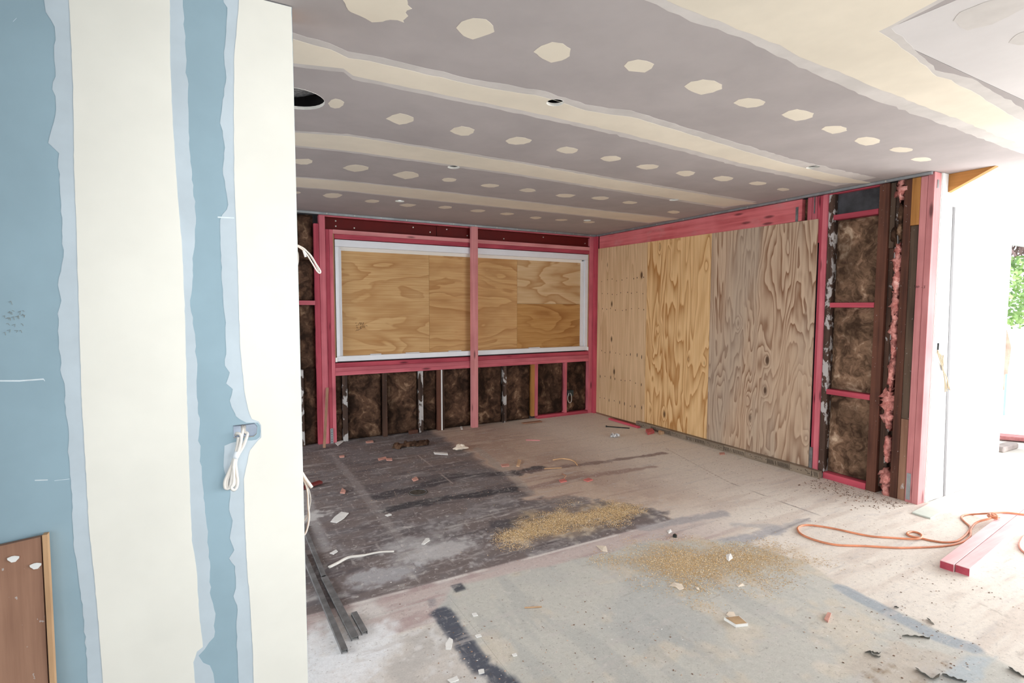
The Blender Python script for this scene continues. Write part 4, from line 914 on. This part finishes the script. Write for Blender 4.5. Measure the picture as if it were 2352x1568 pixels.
# orange extension cord
def c8(x, y, z=.006): return PF(x/2.236+1300, y/2.236+1000, z)
P = [(2420, 415, .052), (2352, 405, .052), (2250, 395, .052), (2160, 400, .05), (2090, 404, .006), (2045, 408, .006), (2030, 422, .006), (2050, 445, .006), (2075, 470, .006), (2062, 500, .006), (2015, 538, .006), (1950, 548, .006), (1880, 540, .006), (1820, 526, .006), (1770, 516, .006), (1752, 502, .006), (1778, 493, .006), (1815, 502, .006), (1828, 518, .013), (1805, 530, .013), (1740, 529, .006), (1650, 523, .006), (1570, 517, .006), (1480, 500, .006), (1390, 480, .006), (1310, 466, .006), (1240, 459, .006), (1202, 465, .006), (1190, 482, .006), (1212, 508, .006), (1285, 538, .006), (1390, 561, .006), (1540, 567, .006), (1700, 576, .006), (1850, 573, .006), (1970, 563, .006), (2045, 542, .006), (2076, 515, .012), (2080, 480, .013), (2110, 446, .03), (2170, 427, .055), (2198, 414, .056)]
CORD = P; cd = empty('extension_cord', (3.6, 1.8, 0), 'orange extension cord lying in a long loop on the pale floor', 'cord')
MB().tube([c8(*q) for q in P], .0062, 8, sub=6).build('cord', M['cordA'], cd, True)
mb = MB(); kc = c8(2196, 412, .062)
for k in range(4):
    mb.tube([kc+np.array([.035*math.cos(a+k), .028*math.sin(a+k*1.7), .006*math.sin(2*a+k)]) for a in [q*math.pi/6 for q in range(12)]], .0058, 7, closed=True)
mb.build('cord_knot', M['cordA'], cd, True, label='knotted end')
P = [(2420, 500), (2360, 512), (2338, 538), (2330, 565), (2345, 592), (2400, 630)]
tag(MB().tube([c8(*q) for q in P], .0062, 8, sub=6).build('hose_loop', flatmat('pale_pink_hose', (214, 160, 140), .5, .4), None, True), 'pale cord curving in at the right edge beside the pink planks', 'cord')

# ------------------------------------------------------------------ scraps on the floor
def slab(px, t, name, mat, label, cat, smooth=False, group=None, z=0., rough=0.):
    P = [PF(*q, z) for q in px]
    if rough: P = rough_line(P, rough, .012, len(label))
    for p_ in P: p_[2] = z+.0008
    return tag(MB().prism(P, (0, 0, t)).build(name, mat), label, cat, group)
slab([(2095, 1179), (2137, 1192), (2200, 1154), (2160, 1145)], .010, 'plasterboard_offcut', M['plaster_green'], 'pale green grey board offcut lying at the foot of the pink post', 'offcut')
slab([(759, 1199), (768, 1188), (784, 1176), (801, 1179), (790, 1191), (774, 1201)], .004, 'plasterboard_sliver', M['plaster'], 'pointed white sliver on the dark floor near the blue wall', 'scrap')
slab([(996, 1039), (1028, 1041), (1029, 1045), (998, 1043)], .006, 'white_offcut', M['plaster'], 'narrow white offcut on the dark floor in front of the window', 'scrap')
slab([(770, 1018), (786, 1010), (790, 1013), (776, 1024)], .006, 'white_chip', M['plaster'], 'white chip at the foot of the left pink studs', 'scrap')
slab([(1057, 980), (1061, 978), (1063, 986), (1059, 986)], .004, 'white_splinter', M['plaster'], 'thin white splinter beside the foot of the pink prop', 'scrap')
c_ = PF(936, 1026); mb = MB()
for k, (dx, r) in enumerate(((-.1, .06), (.0, .075), (.1, .06), (.18, .05))): mb.blob(c_+np.array([dx, .02*math.sin(k*2), .02]), r, .045, .028, .5, k+3, 14, 8, True)
tag(mb.build('wool_scrap', M['batt'], None, True), 'brown scrap of glass wool on the dark floor below the window', 'insulation scrap')
c_ = PF(1058, 1032); tag(MB().blob(c_+np.array([0, 0, .018]), .07, .05, .024, .6, 8, 16, 8, True).build('crumpled_paper', M['paper_scrap'], None, True), 'crumpled pale brown lump at the edge of the dark floor', 'scrap')
c_ = PF(949, 995); tag(MB().box(c_[0]-.05, c_[0]+.05, c_[1]-.03, c_[1]+.02, .001, .042).build('wood_block', timber('oldred', 'x')), 'small dark wood block against the wall under the window', 'wood block')
a = PF(1200, 972, .01); b = PF(1243, 967, .01); tag(MB().bar(a, b, .06, .012).build('wood_offcut', timber('brown', 'x')), 'flat brown wood offcut on the floor right of the pink prop', 'offcut')
a = PF(690, 1122, .01); b = PF(738, 1106, .02); mb = MB().bar(a, b, .05, .02, c=.004); tag(mb.build('red_scrap', M['redbrown']), 'dark red flat piece on the floor behind the lower cable', 'scrap')
a = PF(1400, 961, .012); b = PF(1468, 981, .012); tag(MB().bar(a, b, .04, .022).build('pink_strip', timber('pinkdeep', 'y')), 'long pink strip of wood along the foot of the tan plywood', 'offcut')
a = PF(1394, 979, .007); b = PF(1446, 983, .007)
sp = tag(MB().tube([a, b], .006, 8).build('steel_spike', M['blackpl'], None, True), 'thin black rod near the foot of the tan plywood', 'rod'); MB().tube([a, a+(a-b)*.05], .012, 8).build('head', M['blackpl'], sp)
c_ = PF(1411, 1003); mb = MB()
for k in range(4): mb.blob(c_+np.array([.03*math.cos(k*1.7), .028*math.sin(k*1.7), .016]), .028, .025, .018, .7, k+30, 10, 6, True)
tag(mb.build('foil_scrap', M['foil']), 'crumpled silver foil on the brown floor near the plywood', 'foil')
for px_, lab, mt_ in (([(1483, 991), (1498, 989), (1503, 995), (1488, 999)], 'pink wood block by the stamped packing blocks', 'pinkdeep'), ([(1512, 994), (1524, 992), (1526, 997), (1514, 999)], 'pale chip between pink block and plywood', 'pale'), ([(1652, 1041), (1664, 1040), (1665, 1044), (1654, 1045)], 'small pink chip in front of the weathered plywood', 'pinkpale'),
    ([(868, 1054), (886, 1050), (888, 1054), (870, 1058)], 'longer pink wood chip on the dark floor', 'pinkpale'), ([(886, 1054), (900, 1053), (901, 1058), (888, 1058)], 'shorter pink wood chip on the dark floor', 'pinkpale'), ([(840, 1015), (856, 1012), (858, 1016), (842, 1018)], 'reddish chip near the wall under the window', 'pinkpale'), ([(779, 1048), (791, 1046), (791, 1050), (780, 1051)], 'pink chip on the dark floor by the left studs', 'pinkpale'),
    ([(946, 1101), (956, 1096), (961, 1102), (950, 1106)], 'orange pink chip beyond the round floor disc', 'pinkpale'), ([(781, 1133), (786, 1122), (794, 1128), (792, 1134)], 'orange pink chip near the white sliver', 'pinkpale'), ([(1186, 1071), (1190, 1056), (1197, 1058), (1193, 1072)], 'tan chip left of the curled shaving', 'pale'), ([(1150, 1068), (1168, 1066), (1170, 1071), (1153, 1073)], 'flat pink chip at the middle of the floor', 'pinkpale'),
    ([(1284, 1104), (1296, 1101), (1302, 1106), (1288, 1109)], 'red pink shaving in the middle of the brown floor', 'pink'), ([(1340, 1103), (1352, 1099), (1362, 1103), (1350, 1107)], 'reddish shaving right of another on the brown floor', 'pink'), ([(1893, 1424), (1901, 1409), (1909, 1411), (1902, 1430)], 'pale pink chip on the grey vinyl', 'pinkpale')):
    slab(px_, .008 if 'block' not in lab else .03, 'wood_chip', M['chip_'+mt_], lab, 'wood chip')
mb = MB(); P = [PF(1270, 1056, .006), PF(1290, 1053, .012), PF(1308, 1055, .012), PF(1320, 1060, .008), PF(1326, 1068, .005)]; tag(mb.tube(P, .006, 6, sub=4).build('wood_shaving', timber('pale', 'x'), None, True), 'curled pale wood shaving on the brown floor', 'shaving')
tag(MB().tube([PF(1208, 1010, .006), PF(1240, 1011, .006)], .006, 6).build('pink_stick', timber('pinkpale', 'x')), 'thin pale pink stick on the brown floor', 'stick')
tag(MB().tube([PF(1250, 1076, .005), PF(1290, 1074, .005)], .005, 6).build('pale_stick', timber('pale', 'x')), 'thin pale stick in the middle of the brown floor', 'stick')
tag(MB().tube([PF(1205, 1395, .004), PF(1244, 1393, .004)], .003, 6).build('wood_splinter', timber('pale', 'x')), 'pale splinter on the grey vinyl', 'stick')
tag(MB().tube([PF(1291, 1088, .005), PF(1299, 1092, .012), PF(1296, 1098, .005)], .006, 6, sub=3).build('bent_shaving', timber('brown', 'x'), None, True), 'small bent brown shaving above the red pink one', 'shaving')
# long white cable lying on the dark floor
tag(MB().tube([PF(755, 1303, .004), PF(775, 1293, .006), PF(800, 1280, .006), PF(830, 1276, .005), PF(870, 1268, .004), PF(905, 1266, .004)], [.0085]*13+[.006]*9, 6, sub=4).build('loose_cable', M['cable'], None, True), 'loose white strip of cable across the dusty dark floor', 'cable')
c_ = PF(960, 1131); mb = MB(); ring = [(c_[0]+.075*math.cos(a), c_[1]+.075*math.sin(a), .0008) for a in [q*math.pi/14 for q in range(28)]]; pl = tag(mb.prism(ring, (0, 0, .003)).build('floor_disc', M['floorplug']), 'round dark disc lying in the middle of the dark floor', 'disc')
mb = MB(); mb.tube([(c_[0]+.066*math.cos(a), c_[1]+.066*math.sin(a), .004) for a in [q*math.pi/14 for q in range(28)]], .003, 6, closed=True); mb.build('rim', M['blackmetal'], pl)
# plasterboard offcut with torn face
po = empty('plaster_block', tuple(PF(1690, 1430)), 'white edged plaster block with torn brown face on the grey vinyl', 'offcut')
P = [PF(*q) for q in ((1663, 1424), (1690, 1441), (1718, 1438), (1697, 1420))]
MB().prism([p+np.array([0, 0, .0008]) for p in P], (0, 0, .013)).build('core', M['plaster'], po); cc_ = sum(P)/4
MB().prism([cc_+(p-cc_)*.9+np.array([0, 0, .0138]) for p in P], (0, 0, .0012)).build('torn_face', M['cardboard'], po)
slab([(1668, 1412), (1674, 1405), (1686, 1406), (1690, 1415), (1676, 1418)], .002, 'paper_flap', M['paper_scrap'], 'cream paper flap touching the plaster block', 'scrap')
for px_, lab in (([(1667, 1274), (1678, 1272), (1684, 1281), (1674, 1289), (1668, 1284)], 'white crumpled scrap in the front sawdust heap'), ([(1536, 1345), (1548, 1339), (1566, 1341), (1571, 1352), (1560, 1355), (1552, 1348)], 'cream torn scrap at the near edge of the front sawdust'), ([(1690, 1343), (1706, 1341), (1711, 1345), (1696, 1348)], 'cream scrap right of the torn one near the front sawdust'), ([(1532, 1219), (1540, 1216), (1544, 1221), (1536, 1225)], 'small white scrap between the two sawdust heaps'), ([(1368, 1252), (1392, 1255), (1396, 1268), (1384, 1266)], 'pale flake left of the front sawdust heap'), ([(1596, 1346), (1604, 1350), (1607, 1356), (1601, 1354)], 'narrow cream scrap between two others at the sawdust edge')):
    P = [PF(*q) for q in px_]; cen = sum(P)/len(P); mb = MB(); n = len(P)
    v = [p+np.array([0, 0, .001+.004*(i % 2)]) for i, p in enumerate(P)]+[cen+np.array([0, 0, .006])]+[p*1+np.array([0, 0, .0005]) for p in P]
    mb.add(v, [[i, (i+1) % n, n] for i in range(n)]+[[n+1+(i+1) % n, n+1+i, i, (i+1) % n][::-1] for i in range(n)]+[[n+1+i for i in range(n)][::-1]])
    tag(mb.build('paper_scrap', M['plaster' if 'white' in lab else 'paper_scrap']), lab, 'scrap')
c_ = PF(1550, 1233); cp_ = tag(MB().tube([c_+(0, 0, .001), c_+np.array([0, 0, .014])], .013, 12).build('black_cap', M['blackpl']), 'small black cap on the floor between the sawdust heaps', 'cap'); MB().tube([c_+np.array([0, 0, .014]), c_+np.array([0, 0, .019])], .008, 12).build('knob', M['blackpl'], cp_)
for px_, lab in (([(757, 1271), (772, 1263), (776, 1267), (766, 1274)], 'white flake near the end of the loose cable'), ([(968, 1250), (978, 1237), (986, 1237), (987, 1242), (974, 1251)], 'bent white flake on the dusty dark floor'), ([(884, 1184), (894, 1180), (900, 1183), (890, 1186)], 'small white flake in the middle of the dark floor'), ([(1084, 1410), (1094, 1408), (1098, 1414), (1088, 1416)], 'upper white flake on the dark stripe in the vinyl'),
    ([(1091, 1460), (1104, 1457), (1106, 1462), (1095, 1465)], 'middle white flake on the dark stripe'), ([(1024, 1478), (1032, 1465), (1040, 1470), (1036, 1492), (1024, 1492)], 'large cream flake left of the dark stripe'), ([(1098, 1540), (1112, 1537), (1112, 1546), (1100, 1549)], 'lowest white flake on the dark stripe'), ([(1176, 1504), (1186, 1501), (1188, 1506), (1180, 1508)], 'white flake on the vinyl right of the dark stripe'), ([(1028, 1562), (1050, 1554), (1054, 1562), (1036, 1568)], 'cream flake at the bottom edge left of the dark stripe')):
    slab(px_, .0035, 'plaster_flake', M['plaster'], lab, 'scrap', rough=.001)
# lifted flakes of the torn vinyl, bottom right: narrow curled strips
def c5(x, y): return (1800+x/4.26, 1360+y/4.26)
for L, lab, w in (([(800, 590), (860, 585), (900, 600), (945, 605)], 'curled dark vinyl edge, upper of a forked pair', .016), ([(862, 595), (890, 628), (945, 640)], 'curled dark vinyl edge, lower of a forked pair', .016), ([(1160, 432), (1250, 436), (1340, 442), (1430, 460)], 'long lifted vinyl edge below the blue grey stripe', .010), ([(1295, 750), (1370, 800), (1470, 855), (1515, 815)], 'hooked dark vinyl strip at the bottom right', .018), ([(1550, 805), (1640, 838), (1720, 865), (1790, 884)], 'dark vinyl strip along the pale blue patch', .014), ([(2205, 742), (2290, 795), (2360, 840)], 'straight dark strip at the lower right edge', .014), ([(1405, 262), (1470, 318)], 'short dark sliver beside the blue grey stripe', .008), ([(1080, 148), (1125, 158)], 'tiny dark sliver at the top of the blue grey stripe', .010)):
    P = [PF(*c5(*q)) for q in L]; mb = MB(); v = []; f = []
    P = smooth_path(P, 4)
    for i, p in enumerate(P):
        t = (P[min(i+1, len(P)-1)]-P[max(i-1, 0)]); t /= np.linalg.norm(t)+1e-9; s = np.array([-t[1], t[0], 0])*w/2*math.sin(math.pi*(i+.6)/(len(P)+.2))**.4; lift = .006+.006*math.sin(i*.9)**2
        v += [p+s+np.array([0, 0, .001]), p-s+np.array([0, 0, lift+.002]), p-s+np.array([0, 0, lift]), p+s*1.0+np.array([0, 0, .0002])]
    for i in range(len(P)-1):
        for k in range(4): f.append([4*i+k, 4*i+(k+1) % 4, 4*i+4+(k+1) % 4, 4*i+4+k])
    f += [[0, 1, 2, 3][::-1], [4*(len(P)-1)+k for k in range(4)]]
    tag(mb.add(v, f).build('vinyl_flake', M['vinyl_flake']), lab, 'vinyl flake')

# ------------------------------------------------------------------ sawdust and crumbs (uncountable)
def chips(name, mat, n, sampler, smin, smax, label, cat, seed):
    rg = np.random.default_rng(seed); xy = sampler(rg, n); m = len(xy); s = rg.uniform(smin, smax, m); a = rg.uniform(0, 6.28, m); el = rg.uniform(.3, .9, m); h = rg.uniform(.25, .6, m)*s
    u = np.stack([np.cos(a), np.sin(a)], 1)*s[:, None]; w = np.stack([-np.sin(a), np.cos(a)], 1)*(s*el)[:, None]; z0 = np.full((m, 1), .0009)
    V = np.stack([np.concatenate([xy-u, z0], 1), np.concatenate([xy+w, z0], 1), np.concatenate([xy+u, z0], 1), np.concatenate([xy-w, z0], 1), np.concatenate([xy+u*.2, z0+h[:, None]], 1)], 1).reshape(-1, 3)
    b = (np.arange(m)*5)[:, None, None]; F = (b+np.array([[0, 3, 4], [3, 2, 4], [2, 1, 4], [1, 0, 4]])).reshape(-1, 3)
    me = bpy.data.meshes.new(name); me.from_pydata(V.tolist(), [], F.tolist()); me.materials.append(mat)
    o = bpy.data.objects.new(name, me); COL.objects.link(o); tag(o, label, cat, None, 'stuff')
def heap(L, spread=.10):
    P = [p[:2] for p in pixpoly(L)]; lo = np.min(P, 0)-.35; hi = np.max(P, 0)+.35
    def f(rg, n):
        out = []
        while sum(map(len, out)) < n:
            q = rg.uniform(lo, hi, (n*2, 2)); sd = polysd(q[:, 0], q[:, 1], P)+(fbm(q[:, 0]*6, q[:, 1]*6, 3, 4)-.5)*.34
            out.append(q[rg.random(len(q)) < np.clip(.5+sd/spread*.5, .012, 1)**1.6*(sd > -.42)])
        return np.concatenate(out)[:n]
    return f
def dustmat(name, cols):
    m, nt, b = newmat(name, .9, .1); g = nt.nodes.new('ShaderNodeNewGeometry'); r = g.outputs['Random Per Island']
    c = mix(nt, mapr(nt, r, .2, .8), L4(*cols[0]), L4(*cols[1])); c = mix(nt, mapr(nt, r, .9, .95), c, L4(*cols[2])); nt.links.new(c, b.inputs['Base Color']); return m
saw = dustmat('sawdust', ((186, 152, 106), (224, 196, 152), (244, 234, 214)))
HEAPS = [[(1150, 1228), (1190, 1195), (1260, 1175), (1330, 1165), (1430, 1158), (1468, 1172), (1400, 1205), (1300, 1225), (1220, 1242), (1165, 1245)], [(1420, 1285), (1520, 1260), (1640, 1262), (1760, 1262), (1845, 1282), (1760, 1305), (1660, 1325), (1590, 1350), (1520, 1330)]]
chips('sawdust_heap', saw, 15000, heap(HEAPS[0]), .0018, .0044, 'golden sawdust spread at the front edge of the dark floor', 'sawdust', 1)
chips('sawdust_heap', saw, 13000, heap(HEAPS[1], .20), .0018, .0045, 'golden sawdust spread on the grey vinyl nearer the camera', 'sawdust', 2)
def everywhere(rg, n):
    q = rg.uniform((.3, .9), (4.4, 5.6), (n*6, 2)); q = q[fbm(q[:, 0]*2, q[:, 1]*2, 3, 8) > .42]; x, y = q[:, 0], q[:, 1]; ok = ~((x > 3.42) & (y < 1.75)) & ~((x < .7) & (y < 4.0)) & ~((x > 4.05) & (y < 2.7)) & ~((x > 3.9) & (y > 4.6)) & ~((np.abs(x-.85) < .35) & (np.abs(y-3.1) < .35))
    for L in HEAPS: ok &= polysd(x, y, [p[:2] for p in pixpoly(L)]) < -.42
    C_ = np.array([c8(*t)[:2] for t in CORD]); ok &= np.min(np.hypot(x[:, None]-C_[None, :, 0], y[:, None]-C_[None, :, 1]), 1) > .09
    return q[ok][:n]
chips('floor_crumbs', dustmat('crumbs', ((120, 92, 76), (196, 170, 150), (226, 222, 216))), 2600, everywhere, .002, .006, 'crumbs of wood and plaster scattered over the whole floor', 'crumbs', 3)
def postfoot(rg, n): return np.stack([rg.normal(4.30, .13, n), rg.uniform(1.93, 2.6, n)], 1)
chips('wood_crumbs', dustmat('brown_crumbs', ((96, 70, 56), (150, 116, 94), (200, 160, 140))), 500, lambda rg, n: (lambda q: q[q[:, 0] < 4.44])(postfoot(rg, n)), .003, .009, 'brown crumbs along the foot of the open studs by the pink post', 'crumbs', 4)
